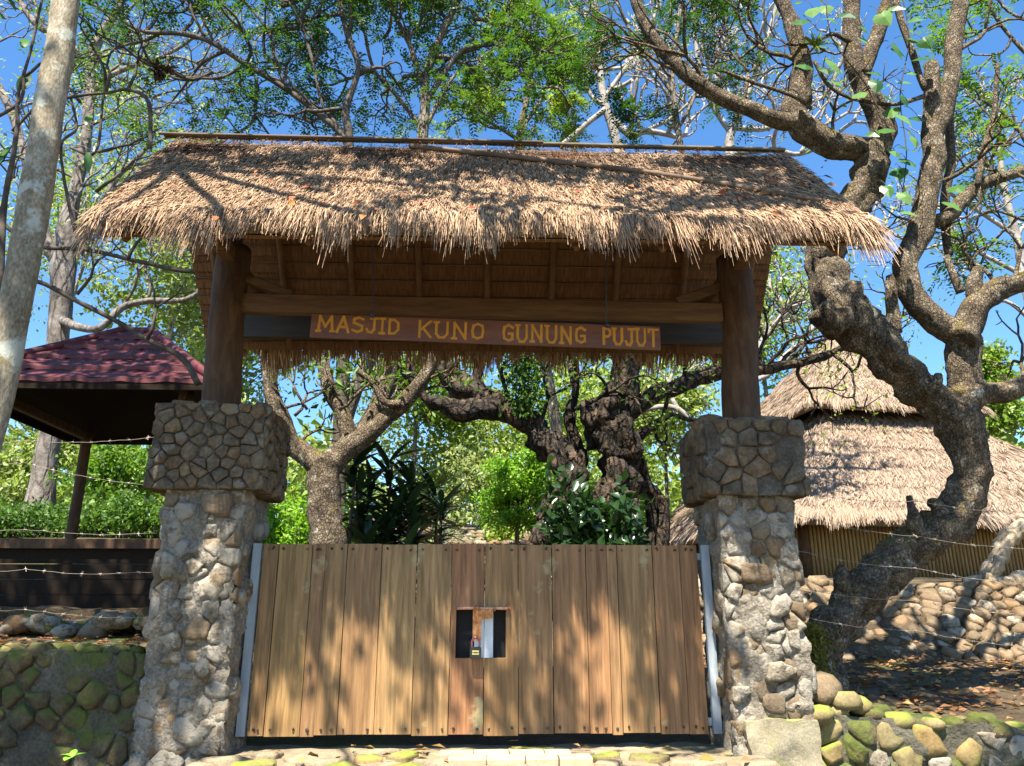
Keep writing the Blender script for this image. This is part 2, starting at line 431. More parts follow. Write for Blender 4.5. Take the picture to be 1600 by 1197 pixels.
def stone_piece(poly, fn, rng, gap, bulge, sink, parent, mat, name='stone', shrink=1.0):
    """one stone: a rounded cell of the packing, domed outwards; fn(u,v,h) maps to the wall"""
    cx = sum(p[0] for p in poly)/len(poly); cy = sum(p[1] for p in poly)/len(poly)
    rm = sum(math.hypot(p[0]-cx, p[1]-cy) for p in poly)/len(poly)
    if rm < 0.016: return
    k = shrink*max(0.5, 1-gap/rm)
    pl = [(cx+(p[0]-cx)*k, cy+(p[1]-cy)*k) for p in poly]
    n = len(pl); ch = []; rnd = rng.uniform(0.8,0.94)
    for i in range(n):
        a, b = pl[i], pl[(i+1) % n]
        ln = math.hypot(a[0]-b[0], a[1]-b[1])
        if ln < rm*0.35: ch.append(((a[0]+b[0])/2, (a[1]+b[1])/2))
        else:
            ch.append((a[0]*rnd+b[0]*(1-rnd), a[1]*rnd+b[1]*(1-rnd))); ch.append((a[0]*(1-rnd)+b[0]*rnd, a[1]*(1-rnd)+b[1]*rnd))
    n = len(ch)
    if n < 3: return
    tx, ty = rng.uniform(-0.3,0.3)*bulge/rm, rng.uniform(-0.3,0.3)*bulge/rm
    vs, fs = [], []
    for sc, hh in ((1.0,-sink),(0.985,bulge*0.45),(0.88,bulge*0.9),(0.5,bulge)):
        for p in ch:
            x, y = (p[0]-cx)*sc, (p[1]-cy)*sc
            j = 1+rng.uniform(-0.11,0.11)
            vs.append(fn(cx+x*j, cy+y*j, hh+(x*tx+y*ty if hh > 0 else 0)+rng.uniform(-0.16,0.16)*bulge))
    vs.append(fn(cx, cy, bulge*rng.uniform(0.92,1.1)))
    for r in range(3):
        for i in range(n):
            a, b = r*n+i, r*n+(i+1) % n
            fs.append((a, b, b+n, a+n))
    for i in range(n): fs.append((3*n+i, 3*n+(i+1) % n, 4*n))
    mb = MB(); mb.add(vs, fs)
    mb.build(name, mat, parent, smooth=True)

def face_stones(parent, mat, o, u, v, w, h, size, seed, gap=0.006, bulge=0.02, sink=0.03, keep=1.0, var=0.0, aspect=1.15, name='stone', warp=None):
    rng = random.Random(seed)
    o, u, v = Vector(o), Vector(u).normalized(), Vector(v).normalized()
    n = u.cross(v)
    mats = mat if isinstance(mat, list) else [mat]
    def fn(a, b, c):
        p = o+u*a+v*b+n*c
        return warp(p) if warp else p
    for poly in cells(w, h, size, rng, aspect=aspect):
        if rng.random() > keep: continue
        stone_piece(poly, fn, rng, gap, bulge*rng.uniform(0.6,1.4), sink, parent, rng.choice(mats), name, 1-var*rng.random())

def boulder(mb, c, r, sq, rng, seg=7):
    """a rounded cobble"""
    vs, fs = [], []
    rings = 4
    rot = Matrix.Rotation(rng.uniform(0,6.28), 3, 'Z')
    sd = Vector((rng.uniform(0,50), rng.uniform(0,50), 0))
    def pt(th, ph):
        d = Vector((math.sin(th)*math.cos(ph), math.sin(th)*math.sin(ph), math.cos(th)))
        return Vector(c)+rot @ Vector((d.x*sq[0], d.y*sq[1], d.z*sq[2]))*r*(1+0.28*noise.noise(d*1.4+sd))
    vs.append(pt(0,0))
    for i in range(1, rings+1):
        for k in range(seg): vs.append(pt(math.pi*i/(rings+1), 2*math.pi*k/seg))
    vs.append(pt(math.pi,0))
    for k in range(seg): fs.append((0, 1+k, 1+(k+1) % seg))
    for i in range(rings-1):
        for k in range(seg):
            a, b = 1+i*seg+k, 1+i*seg+(k+1) % seg
            fs.append((a, a+seg, b+seg, b))
    l = len(vs)-1
    for k in range(seg): fs.append((l, 1+(rings-1)*seg+(k+1) % seg, 1+(rings-1)*seg+k))
    mb.add(vs, fs)
    return mb

def unit(a):
    return a/np.maximum(np.linalg.norm(a, axis=-1, keepdims=True), 1e-9)

def leaf_sheet(name, parent, P, size, mat, cols, rs, aspect=0.5, D=None, NN=None, droop=0.0, kind='stuff', svar=0.35):
    """many folded rhombic leaves, one mesh. cols = list of own leaf colours"""
    P = np.asarray(P, float); n = len(P)
    if n == 0: return None
    if D is None:
        D = rs.normal(size=(n,3)); D[:,2] -= droop
    D = unit(D)
    if NN is None:
        NN = rs.normal(size=(n,3))+np.array([[SV.x,SV.y,SV.z]])*1.0
    S = unit(np.cross(D, NN)); NN = unit(np.cross(S, D))
    L = (size*(1+svar*rs.uniform(-1,1,n)))[:,None]
    W = L*aspect*0.5*rs.uniform(0.8,1.2,(n,1))
    V = np.stack([P, P+D*L*0.45+S*W+NN*W*0.35, P+D*L-NN*L*0.08, P+D*L*0.45-S*W+NN*W*0.35], 1).reshape(-1,3)
    b = np.arange(n)[:,None]*4
    F = np.concatenate([b+np.array([[0,1,2]]), b+np.array([[0,2,3]])], 1).reshape(-1,3)
    C = np.array(cols)
    wgt = rs.dirichlet(np.full(len(C), 0.8), n)
    T = (wgt@C)*rs.uniform(0.75,1.25,(n,1))
    return np_mesh(name, V, F, mat, parent, np.repeat(T, 4, 0), kind)

def fronds(bases, rs, per=3, length=0.22, k=7, droop=0.5):
    """leaflets set in pairs along thin stalks: points and directions"""
    B = np.repeat(np.asarray(bases, float), per, 0); n = len(B)
    A = rs.normal(size=(n,3)); A[:,2] = A[:,2]*0.5-droop*rs.uniform(0,1,n)
    A = unit(A)
    S = unit(np.cross(A, np.tile([[0,0,1.0]], (n,1))+rs.normal(size=(n,3))*0.2))
    L = length*rs.uniform(0.6,1.3,n)
    P, D = [], []
    for i in range(k):
        t = (i+1)/k
        for sg in (1,-1):
            P.append(B+A*(L*t)[:,None]-np.array([[0,0,1]])*(L*t*t*0.25)[:,None])
            D.append(S*sg+A*0.55+rs.normal(size=(n,3))*0.12)
    Nn = np.cross(A, S); Nn[Nn[:,2]<0] *= -1
    return np.concatenate(P), np.concatenate(D), np.tile(Nn, (2*k,1))

def grow(mb, p, d, r, L, lev, rng, tips, spread=0.6, up=0.25, split=(2,3), sides=5, gn=0.25, shrinkL=0.78, shrinkR=0.66, allp=None):
    p, d = Vector(p), Vector(d).normalized()
    pts, rr = [p], [r]
    q, dd = p, d
    for i in range(3):
        dd = (dd+Vector((rng.gauss(0,gn), rng.gauss(0,gn), rng.gauss(0,gn)+up*0.3))).normalized()
        q = q+dd*(L/3)
        pts.append(q); rr.append(r*(1-(1-shrinkR)*(i+1)/3*0.8))
        if allp is not None and lev <= 1: allp.append(q)
    mb.tube(pts, rr, sides if r > 0.012 else 4, 2 if r > 0.02 else 1)
    tips.append((q, dd, lev))
    if lev <= 0: return
    k = rng.randint(*split)
    az = rng.uniform(0, 6.28)
    o = dd.orthogonal().normalized(); b = dd.cross(o)
    for i in range(k):
        a = az+6.28*i/k+rng.uniform(-0.5,0.5)
        s = spread*rng.uniform(0.6,1.35)
        nd = dd*math.cos(s)+(o*math.cos(a)+b*math.sin(a))*math.sin(s)+Vector((0,0,up*0.5))
        grow(mb, q, nd, r*shrinkR*rng.uniform(0.85,1.1), L*shrinkL*rng.uniform(0.75,1.2), lev-1, rng, tips, spread, up, split, sides, gn, shrinkL, shrinkR, allp)

def limb(mb, pts, Y, sides=10, lump=0.22, lf=5.0, wob=0.3, seed=0.0, sub=5, flute=0.0):
    """a trunk or limb through photo positions (px, py, radius px[, extra depth])"""
    P, Rr = [], []
    for q in pts:
        p = at(q[0], q[1], Y+(q[3] if len(q) > 3 else 0))
        P.append(p); Rr.append(rad(p, q[2]))
    mb.tube(P, Rr, sides, sub, lump, lf, wob, seed, True, flute)
    return P[-1], (P[-1]-P[-2]).normalized(), Rr[-1]

def thatch(name, parent, tl, tr, br, bl, n, length, width, cols, rs, lift=0.12, thick=0.05, fringe=0, fr_len=0.3, splay=0.0, topdark=0.0, hang=0.5):
    """loose straw laid down a slope: every straw a bent ribbon"""
    tl, tr, br, bl = (np.array(k, float) for k in (tl,tr,br,bl))
    up = np.cross(tr-tl, bl-tl)
    nrm = up/np.linalg.norm(up)
    if nrm[2] < 0: nrm = -nrm
    tot = n+fringe
    s = rs.uniform(0,1,tot); t = np.concatenate([np.sqrt(rs.uniform(0.0,1,n))*0.985, rs.uniform(0.93,1.0,fringe)])
    s[n:] = (s[n:]+0.012*np.sin(s[n:]*151)+0.02*np.sin(s[n:]*67))
    top = tl+(tr-tl)*s[:,None]; bot = bl+(br-bl)*s[:,None]
    D0 = unit(bot-top)
    side = unit(tr-tl)
    # tufted: neighbours share a lean
    g = np.sin(s*97+t*31)*0.5+np.sin(s*41-t*57+1.3)*0.5
    lean = rs.normal(size=tot)*0.16+g*0.16+splay*(s-0.5)*2
    B = top+(bot-top)*t[:,None]+nrm*(rs.uniform(0,1,tot)*thick)[:,None]
    D = unit(D0+side*lean[:,None]+nrm*(lift*rs.uniform(-0.2,1.2,tot))[:,None])
    L = length*rs.uniform(0.55,1.25,tot)
    if fringe: L[n:] = fr_len*rs.uniform(0.3,1.15,fringe)*(0.74+0.26*np.sin(s[n:]*53+2*np.sin(s[n:]*17)))
    L = L[:,None]
    gr = np.zeros((tot,3)); gr[:,2] = -1
    hg = (hang*rs.uniform(0.1,1.0,tot))[:,None]*np.concatenate([np.full(n,0.25),np.full(fringe,1.0)])[:,None]
    W = (width*rs.uniform(0.6,1.4,tot))[:,None]
    roll = rs.normal(size=tot)[:,None]*0.7
    S = unit(np.cross(D, np.tile(nrm,(tot,1))))
    S = unit(S+np.tile(nrm,(tot,1))*roll)
    A = B-D*L*0.35; Mi = B+D*L*0.3; E = B+D*L*0.65+gr*hg*L*0.45
    V = np.stack([A-S*W*.5, A+S*W*.5, Mi-S*W*.5, Mi+S*W*.5, E-S*W*.22, E+S*W*.22], 1).reshape(-1,3)
    b = np.arange(tot)[:,None]*6
    F = np.concatenate([b+np.array([[0,1,3,2]]), b+np.array([[2,3,5,4]])], 1).reshape(-1,4)
    C = np.array(cols); wgt = rs.dirichlet(np.full(len(C),0.7), tot)
    T = (wgt@C)*rs.uniform(0.65,1.25,(tot,1))
    if topdark:   # weathered straw near the ridge, plus the shade band there put into the colour
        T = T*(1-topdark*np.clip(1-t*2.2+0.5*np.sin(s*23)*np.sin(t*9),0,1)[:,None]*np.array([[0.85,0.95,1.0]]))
    return np_mesh(name, V, F, M['strand'], parent, np.repeat(T,6,0), 'stuff')

def slab(mb, tl, tr, br, bl, th):
    tl, tr, br, bl = (Vector(k) for k in (tl,tr,br,bl))
    n = (tr-tl).cross(bl-tl).normalized()
    if n.z < 0: n = -n
    q = [tl,tr,br,bl]
    vs = q+[p-n*th for p in q]
    fs = [(0,1,2,3),(7,6,5,4)]+[(i,i+4,(i+1) % 4+4,(i+1) % 4) for i in range(4)]
    mb.add(vs, fs)
    return mb

# ------------------------------------------------------------------ terrain
def smooth(t):
    t = max(0.0, min(1.0, t)); return t*t*(3-2*t)
PY = [-60,-8,-3,-0.85,-0.5,0,1,3,5,8,14,25,60,400]
PC = [-9,-1.9,-1.0,-0.2,-0.13,-0.11,0.0,0.3,0.75,1.5,2.3,3.4,5,9]
LY = [-60,-8,-3,-0.85,-0.16,0.0,0.3,1.5,3,5,8,14,25,60,400]
LZ = [-9,-1.9,-1.0,-0.25,-0.2,0.32,0.42,0.56,0.68,1.05,1.85,2.5,3.5,5,9]
RY = [-60,-8,-3,-0.85,-0.16,0.0,1,3.0,4.0,9,14,25,60,400]
RZ = [-9,-1.9,-1.0,-0.3,-0.3,0.0,0.12,0.24,1.0,1.32,1.7,3,4.5,9]
def gz(x, y):
    c = float(np.interp(y, PY, PC))
    s = float(np.interp(y, LY, LZ)) if x < 0 else float(np.interp(y, RY, RZ))
    k = smooth((abs(x)-1.48)/(0.3+max(0,y)*0.3))
    return c*(1-k)+s*k+0.03*noise.noise(Vector((x*1.3,y*1.3,0)))
xs = sorted(set([round(v,3) for v in list(np.linspace(-9,12,106))+[-400,-250,-150,-90,-60,-40,-28,-20,-15,-12,16,20,28,40,60,90,150,250,400]]))
ys = sorted(set([round(v,3) for v in list(np.linspace(-6,12,121))+[-60,-30,-15,-9,14,16,19,23,28,34,42,60,90,150,250,400]]))
gm = MB()
gm.v = [Vector((x,y,gz(x,y))) for y in ys for x in xs]
nx = len(xs)
gm.f = [(j*nx+i, j*nx+i+1, (j+1)*nx+i+1, (j+1)*nx+i) for j in range(len(ys)-1) for i in range(nx-1)]
ground = gm.build('ground', M['dirt'], None, True)
ground['kind'] = 'structure'

# ------------------------------------------------------------------ landing in front of the gate
land = rough_box(MB(), (-1.5,-0.8,-0.3), (1.55,0.16,-0.075), 0.05, 0.012, 7, 3).build('landing', M['landing'], None, True)
land['kind'] = 'structure'
face_stones(land, [M['landing'],M['stone_yellow'],M['landing']], (-1.5,-0.8,-0.072), (1,0,0), (0,1,0), 3.05, 0.7, 0.2, 11, 0.012, 0.024, 0.04, keep=0.72, var=0.3, aspect=1.4)
face_stones(land, M['landing'], (-1.5,-0.8,-0.3), (1,0,0), (0,0,1), 3.05, 0.22, 0.16, 12, 0.01, 0.03, 0.04, aspect=1.5)
prng = random.Random(5)
for j in range(2):
    x = -0.22+0.05*j
    for i in range(4):
        wx = prng.uniform(0.14,0.2)
        mb = MB(); mb.bar((x,-0.44-0.15*j,-0.045), (x+wx-0.008,-0.44-0.15*j+prng.uniform(-0.006,0.006),-0.045), 0.13, 0.05, 0.15)
        mb.build('paver', M['paver'], land)
        x += wx

# ------------------------------------------------------------------ stone pillars
def pillar(sgn, label, cap, shaft, zb, zc0, zc1, seed, capsize, capkeep, shaftmat):
    t = thing('stone_pillar', label, 'pillar', ((shaft[0]+shaft[1])/2, 0, zb), 'pillars of the gateway')
    x0, x1 = shaft
    sh = rough_box(MB(), (x0,-0.25,zb), (x1,0.25,zc0+0.02), 0.02, 0.036, 9, seed).build('shaft', M['mortar'], t, True)
    c = rough_box(MB(), (cap[0]+0.004,-0.296,zc0+0.004), (cap[1]-0.004,0.296,zc1-0.008), 0.045, 0.012, 6, seed+4).build('cap', M['mortar_cap_shaded'], t, True)
    inner = x1 if sgn < 0 else x0
    # front, inner and outer faces of the shaft, boulders set in mortar
    face_stones(sh, shaftmat, (x0-0.01,-0.236,zb), (1,0,0), (0,0,1), x1-x0+0.02, zc0-zb, 0.1, seed+1, 0.0, 0.026, 0.05, keep=0.9, var=0.15, aspect=1.35)
    face_stones(sh, shaftmat, (x0+0.02,-0.262,zb), (1,0,0), (0,0,1), x1-x0-0.04, zc0-zb, 0.2, seed+11, 0.03, 0.026, 0.04, keep=0.4, var=0.45, aspect=1.25)
    face_stones(sh, shaftmat, (x1,-0.25,zb), (0,1,0), (0,0,1), 0.5, zc0-zb, 0.15, seed+2, 0.012, 0.03, 0.05, keep=0.75 if sgn > 0 else 0.35, var=0.4)
    face_stones(sh, shaftmat, (x0,0.25,zb), (0,-1,0), (0,0,1), 0.5, zc0-zb, 0.15, seed+3, 0.012, 0.03, 0.05, keep=0.35 if sgn > 0 else 0.75, var=0.4)
    cw = cap[1]-cap[0]
    face_stones(c, M['stone_cap_shaded'], (cap[0]-0.012,-0.3,zc0), (1,0,0), (0,0,1), cw+0.024, zc1-zc0, capsize, seed+5, 0.0015, 0.015, 0.06, keep=capkeep, var=0.07, aspect=1.2)
    face_stones(c, M['stone_cap_shaded'], (cap[1],-0.3,zc0), (0,1,0), (0,0,1), 0.6, zc1-zc0, capsize*1.15, seed+6, 0.005, 0.022, 0.05, keep=capkeep, var=0.1)
    face_stones(c, M['stone_cap_shaded'], (cap[0],0.3,zc0), (0,-1,0), (0,0,1), 0.6, zc1-zc0, capsize*1.15, seed+7, 0.005, 0.022, 0.05, keep=capkeep, var=0.1)
    face_stones(c, M['stone_cap_shaded'], (cap[0],-0.3,zc1), (1,0,0), (0,1,0), cw, 0.6, 0.15, seed+8, 0.008, 0.02, 0.05, keep=0.8, var=0.1)
    return t, sh, c
pl, plsh, plc = pillar(-1, 'left stone gate pillar whose square cap is packed with small brown cobbles', (-1.985,-1.335), (-1.885,-1.42), -0.22, 1.375, 1.9, 20, 0.078, 1.0, [M['stone'],M['stone_tan'],M['stone_wash'],M['stone_wash']])
pr_, prsh, prc = pillar(1, 'right stone gate pillar with larger mortar-smeared stones in its cap', (1.355,1.965), (1.42,1.875), -0.22, 1.36, 1.835, 60, 0.115, 0.88, [M['stone'],M['stone_wash'],M['stone_wash'],M['stone_tan']])
boulder(MB(), (1.45,-0.12,1.82), 0.14, (0.95,1.1,0.55), random.Random(9), 9).build('stone', M['stone_cap_shaded'], prc, True)
rough_box(MB(), (1.47,-0.292,-0.22), (1.88,-0.2,0.1), 0.03, 0.025, 7, 5).build('plaster_patch', M['plaster'], prsh, True)

# ------------------------------------------------------------------ gate leaves
def gx(px):
    return -1.4+(px-372)/752.0*2.8
HX0, HX1, HZ0, HZ1 = -0.163, 0.137, 0.423, 0.702
def gate_leaf(label, edges, sgn, seed):
    rng = random.Random(seed)
    xa, xb = (-1.405, gx(750)-0.004) if sgn < 0 else (gx(750)+0.004, 1.405)
    t = thing('gate_leaf', label, 'gate', ((xa+xb)/2, 0, 0), 'leaves of the wooden gate')
    z = rng.uniform(0,0.006)
    for i in range(len(edges)-1):
        e0, e1 = edges[i], edges[i+1]
        a, b = gx(e0[0])+(0.002 if e0[1] else 0.0008), gx(e1[0])-(0.002 if e1[1] else 0.0008)
        z0, z1 = rng.uniform(-0.006,0.008), 1.088+rng.uniform(-0.004,0.004)
        y0 = -0.014+rng.uniform(-0.003,0.003)
        j = [rng.uniform(-0.0012,0.0012) for _ in range(4)]
        if b <= HX0 or a >= HX1:
            pts = [(a+j[0],z0),(b+j[1],z0),(b+j[2],z1),(a+j[3],z1)]
        elif sgn < 0:
            pts = [(a,z0),(b,z0),(b,HZ0),(HX0,HZ0),(HX0,HZ1),(b,HZ1),(b,z1),(a,z1)]
        elif a < HX1 < b:
            pts = [(a,z0),(b,z0),(b,z1),(a,z1),(a,HZ1),(HX1,HZ1),(HX1,HZ0),(a,HZ0)]
        else:
            pts = [(a,z0),(b,z0),(b,HZ0),(a,HZ0)]
        mb = MB(); mb.prism(pts, y0, y0+0.026)
        o = mb.build('plank', M['plank'], t)
        bv = o.modifiers.new('edge', 'BEVEL'); bv.width = 0.0018; bv.segments = 1; bv.limit_method = 'ANGLE'
    nl = MB()
    for i in range(len(edges)-1):
        a, b = gx(edges[i][0]), gx(edges[i+1][0])
        if b-a < 0.05: continue
        for zz in (0.035, 1.055):
            for x in (a+0.035, b-0.035):
                nl.tube([(x+rng.uniform(-0.01,0.01),-0.024,zz+rng.uniform(-0.012,0.012)+0.004),]+[(x+rng.uniform(-0.002,0.002),-0.012,zz)], [0.0065,0.0065], 7, 1)
    nl.build('nails', M['nail'], t, kind='stuff')
    # galvanised edge strip and the steel frame behind the planks
    xe = -1.385 if sgn < 0 else 1.385
    mb = MB(); mb.box((xe,-0.004,0.545), (0.05,0.034,1.088)); mb.build('edge_strip', M['steel'], t)
    for zz in (0.06, 1.02):
        mb = MB(); mb.box(((xa+xb)/2,0.034,zz), (xb-xa-0.06,0.036,0.04)); mb.build('rail', M['steel'], t)
    xm = xb-0.026 if sgn < 0 else xa+0.024
    mb = MB(); mb.box((xm,0.034,0.54), (0.058 if sgn < 0 else 0.052,0.036,0.915)); mb.build('stile', M['whitesteel'], t)
    # dark plate that closes the lock opening at the back
    xp = (HX0-0.03, xm-0.026) if sgn < 0 else (xm+0.027, HX1+0.03)
    mb = MB(); mb.box(((xp[0]+xp[1])/2,0.06,(HZ0+HZ1)/2), (xp[1]-xp[0],0.004,0.4)); mb.build('back_plate', M['black'], t)
    return t
gl = gate_leaf('left plank leaf of the wooden gate, reddish boards, edge strip by left pillar',
    [(385,1),(411,1),(466,1),(488,0),(523,1),(580,1),(638,1),(695,1),(750,1)], -1, 3)
gr = gate_leaf('right plank leaf of the wooden gate, olive boards, edge strip by right pillar',
    [(750,1),(805,1),(861,1),(918,1),(953,0),(970,1),(1030,1),(1076,0),(1106,1)], 1, 4)
# sliding bolt with its L-shaped hasp
bt = thing('gate_bolt', 'rusty sliding bolt with L-shaped hasp across the middle of the gate', 'bolt', (0,-0.03,0.7))
mb = MB(); mb.tube([(-0.16,-0.034,0.706),(0.0,-0.036,0.708),(0.165,-0.034,0.705)], [0.008,0.0085,0.008], 8, 3); mb.build('rod', M['rustpink'], bt, True)
for x in (-0.055,-0.03,0.07,0.155):
    mb = MB(); mb.tube([(x,-0.013,0.722),(x,-0.044,0.716),(x,-0.046,0.698),(x,-0.013,0.692)], [0.0045]*4, 6, 3); mb.build('staple', M['rust'], bt, True)
mb = MB(); mb.prism([(-0.062,0.52),(-0.012,0.52),(-0.012,0.645),(0.056,0.648),(0.056,0.7),(-0.062,0.7)], -0.042, -0.036); mb.build('hasp', M['rust'], bt)
# padlock
pk = thing('padlock', 'small dark padlock hanging from the rusty hasp of the gate', 'padlock', (-0.043,-0.06,0.42))
mb = MB(); mb.prism([(-0.077,0.428),(-0.07,0.42),(-0.016,0.42),(-0.009,0.428),(-0.009,0.482),(-0.016,0.488),(-0.07,0.488),(-0.077,0.482)], -0.075, -0.045)
o = mb.build('body', M['lock'], pk); bv = o.modifiers.new('edge','BEVEL'); bv.width = 0.003; bv.segments = 2
mb = MB(); mb.tube([(-0.065,-0.06,0.48),(-0.066,-0.06,0.515),(-0.055,-0.06,0.535),(-0.043,-0.06,0.54),(-0.031,-0.06,0.535),(-0.02,-0.06,0.515),(-0.021,-0.06,0.48)], [0.0065]*7, 8, 3); mb.build('shackle', M['shackle'], pk, True)
mb = MB(); mb.prism([(-0.063,0.452),(-0.057,0.456),(-0.063,0.46),(-0.063,0.468),(-0.023,0.468),(-0.023,0.46),(-0.029,0.456),(-0.023,0.452),(-0.023,0.444),(-0.063,0.444)], -0.0775, -0.075); e = mb.build('emblem', M['brass'], pk)
mb = MB(); mb.box((-0.043,-0.0785,0.456), (0.026,0.0014,0.006)); mb.build('emblem_band', M['lock'], e)

# ------------------------------------------------------------------ thatched roof over the gate
sh = thing('gate_roof', 'steep brown straw-thatched roof on two timber posts above the gate', 'roof', (0,0,1.9))
def post(x0, x1, zb, r, seed):
    mb = MB(); mb.tube([(x0,0,zb-0.04),(x0*0.7+x1*0.3,0.005,zb+0.35),(x1,0,zb+0.75),(x1,0,3.08)], [r*1.04,r,r*0.96,r*0.98], 14, 5, 0.07, 4, 0.1, seed)
    mb.build('post', M['timber'], sh, True)
post(-1.71,-1.735,1.9,0.117,1); post(1.70,1.735,1.83,0.124,2)
mb = MB(); mb.bar((-1.66,0,2.675),(1.62,0,2.66),0.07,0.135); mb.build('tie_beam', M['beam'], sh)
mb = MB(); mb.bar((-1.95,0.72,2.785),(1.9,0.72,2.785),0.045,0.18); mb.build('rear_plate', M['dark_board'], sh)
mb = MB(); mb.bar((-2.05,-0.74,2.91),(2.05,-0.74,2.91),0.05,0.09); mb.build('front_plate', M['beam'], sh)
for x in (-1.735,1.735):
    mb = MB(); mb.bar((x,-0.86,2.99),(x,0.86,2.99),0.09,0.11); mb.build('cross_beam', M['beam'], sh)
    mb = MB(); mb.bar((x,0,3.04),(x,0.02,3.86),0.08,0.08); mb.build('king_post', M['timber'], sh)
    s = -1 if x < 0 else 1
    mb = MB(); mb.bar((x-s*0.1,0.0,2.86),(x-s*0.42,0,2.74),0.05,0.06); mb.build('brace', M['beam'], sh)
mb = MB(); mb.bar((-2.2,0.05,3.84),(2.2,0.05,3.83),0.07,0.08); mb.build('ridge_beam', M['timber'], sh)
RL, RR_ = (-2.24,0.05,3.94), (2.2,0.05,3.94)
FL, FR = (-2.13,-1.02,2.76), (2.15,-1.02,2.79)
BL, BR = (-2.2,1.06,2.76), (2.2,1.06,2.78)
mb = MB(); slab(mb, RL, RR_, FR, FL, 0.09); mb.build('thatch_core', M['thatch_core'], sh)
mb = MB(); slab(mb, RR_, RL, BL, BR, 0.09); mb.build('thatch_core', M['thatch_core'], sh)
fn_ = (Vector(RR_)-Vector(RL)).cross(Vector(FL)-Vector(RL)).normalized(); fn_ = fn_ if fn_.z > 0 else -fn_
bn_ = (Vector(RR_)-Vector(RL)).cross(Vector(BL)-Vector(RL)).normalized(); bn_ = bn_ if bn_.z > 0 else -bn_
def courses(tl, tr, bl, br, n, rows, name):
    tl, tr, bl, br = (Vector(k) for k in (tl,tr,bl,br))
    for i in range(rows):
        t0, t1 = i/rows, (i+1.12)/rows
        mb = MB()
        a = tl.lerp(bl,t0)-n*0.094; b = tr.lerp(br,t0)-n*0.094; c = tr.lerp(br,min(1,t1))-n*0.118; d = tl.lerp(bl,min(1,t1))-n*0.118
        vs = []; m = 24
        for k in range(m+1):
            s = k/m; jz = 0.006*noise.noise(Vector((k*0.7,i*3.1,0)))
            vs += [a.lerp(b,s), d.lerp(c,s)-n*jz, d.lerp(c,s)+n*0.02]
        mb.add(vs, [f for k in range(m) for f in ((3*k,3*k+3,3*k+4,3*k+1),(3*k+1,3*k+4,3*k+5,3*k+2))])
        o = mb.build(name, M['thatch_in'], sh)
        mb = MB(); mid = 0.45
        p = [a.lerp(d,mid).lerp(b.lerp(c,mid),k/12)-n*0.008+Vector((0,0,0.004*noise.noise(Vector((k*1.7,i,4))))) for k in range(13)]
        mb.tube(p, [0.006]*13, 5, 1); mb.build('lacing', M['dark_pole'], o)
courses(RL, RR_, BL, BR, bn_, 12, 'thatch_course')
courses(RL, RR_, FL, FR, fn_, 9, 'thatch_course')
for x in (-2.05,-1.55,-1.03,-0.52,0.0,0.5,1.0,1.52,2.03):
    for e, n in ((BL,bn_),(FL,fn_)):
        p0 = Vector((x,0.05,3.97))-n*0.15; p1 = Vector((x+0.012,e[1]*0.98,e[2]+0.03))-n*0.15
        mb = MB(); mb.tube([p0,p0.lerp(p1,0.5),p1], [0.024,0.026,0.022], 7, 3, 0.08, 6, 0.1, x); mb.build('rafter', M['rafter'], sh, True)
rs = np.random.RandomState(1)
STRAW = [(0.44,0.295,0.18),(0.34,0.22,0.13),(0.58,0.42,0.275),(0.2,0.12,0.068),(0.4,0.255,0.165),(0.1,0.06,0.035)]
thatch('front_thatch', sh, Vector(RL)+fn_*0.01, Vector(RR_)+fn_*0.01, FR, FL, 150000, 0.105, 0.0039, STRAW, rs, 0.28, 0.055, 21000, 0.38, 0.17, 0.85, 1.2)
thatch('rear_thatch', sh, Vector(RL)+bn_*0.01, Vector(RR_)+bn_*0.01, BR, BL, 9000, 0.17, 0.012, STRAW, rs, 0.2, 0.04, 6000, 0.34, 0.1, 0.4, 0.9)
for (a, b, c, d), nm, sp in (((RL,Vector(RL)+Vector((0.12,0,0)),Vector(FL)+Vector((0.12,0,0)),FL),'verge_thatch',-0.55), ((Vector(RR_)-Vector((0.12,0,0)),RR_,FR,Vector(FR)-Vector((0.12,0,0))),'verge_thatch',0.55)):
    V0 = rs.get_state()
    o = thatch(nm, sh, a, b, c, d, 4000, 0.18, 0.006, STRAW, rs, 0.12, 0.05, 900, 0.5, 0, 0.5, 1.0)
# ridge boards and the loose pole lying on the slope
def on_front(px, py, off):
    d = FW+RT*((px-800)/FPX)+UP*((598.5-py)/FPX)
    p0 = Vector(RL)+fn_*off
    return CAM+d*((p0-CAM).dot(fn_)/d.dot(fn_))
mb = MB(); mb.bar((-2.32,0.0,3.965),(2.2,0.0,3.97),0.045,0.022,0.3); mb.build('ridge_board', M['bamboo'], sh)
mb = MB(); mb.bar((-2.34,-0.055,3.945),(0.4,-0.055,3.95),0.022,0.018,0.3); mb.build('ridge_board', M['dark_pole'], sh)
mb = MB(); mb.bar((-2.28,0.1,3.955),(2.2,0.1,3.96),0.05,0.022,0.3); mb.build('ridge_board', M['bamboo'], sh)
po = thing('loose_pole', 'long dark split pole lying aslant across the upper thatch of the gate roof', 'pole', on_front(890,262,0.06))
A_, B_, C_ = on_front(640,228,0.085), on_front(1000,268,0.075), on_front(1283,314,0.08)
mb = MB(); mb.tube([A_,B_,C_], [0.018,0.02,0.018], 7, 6, 0.1, 6, 0.2); mb.build('shaft', M['dark_pole'], po, True)

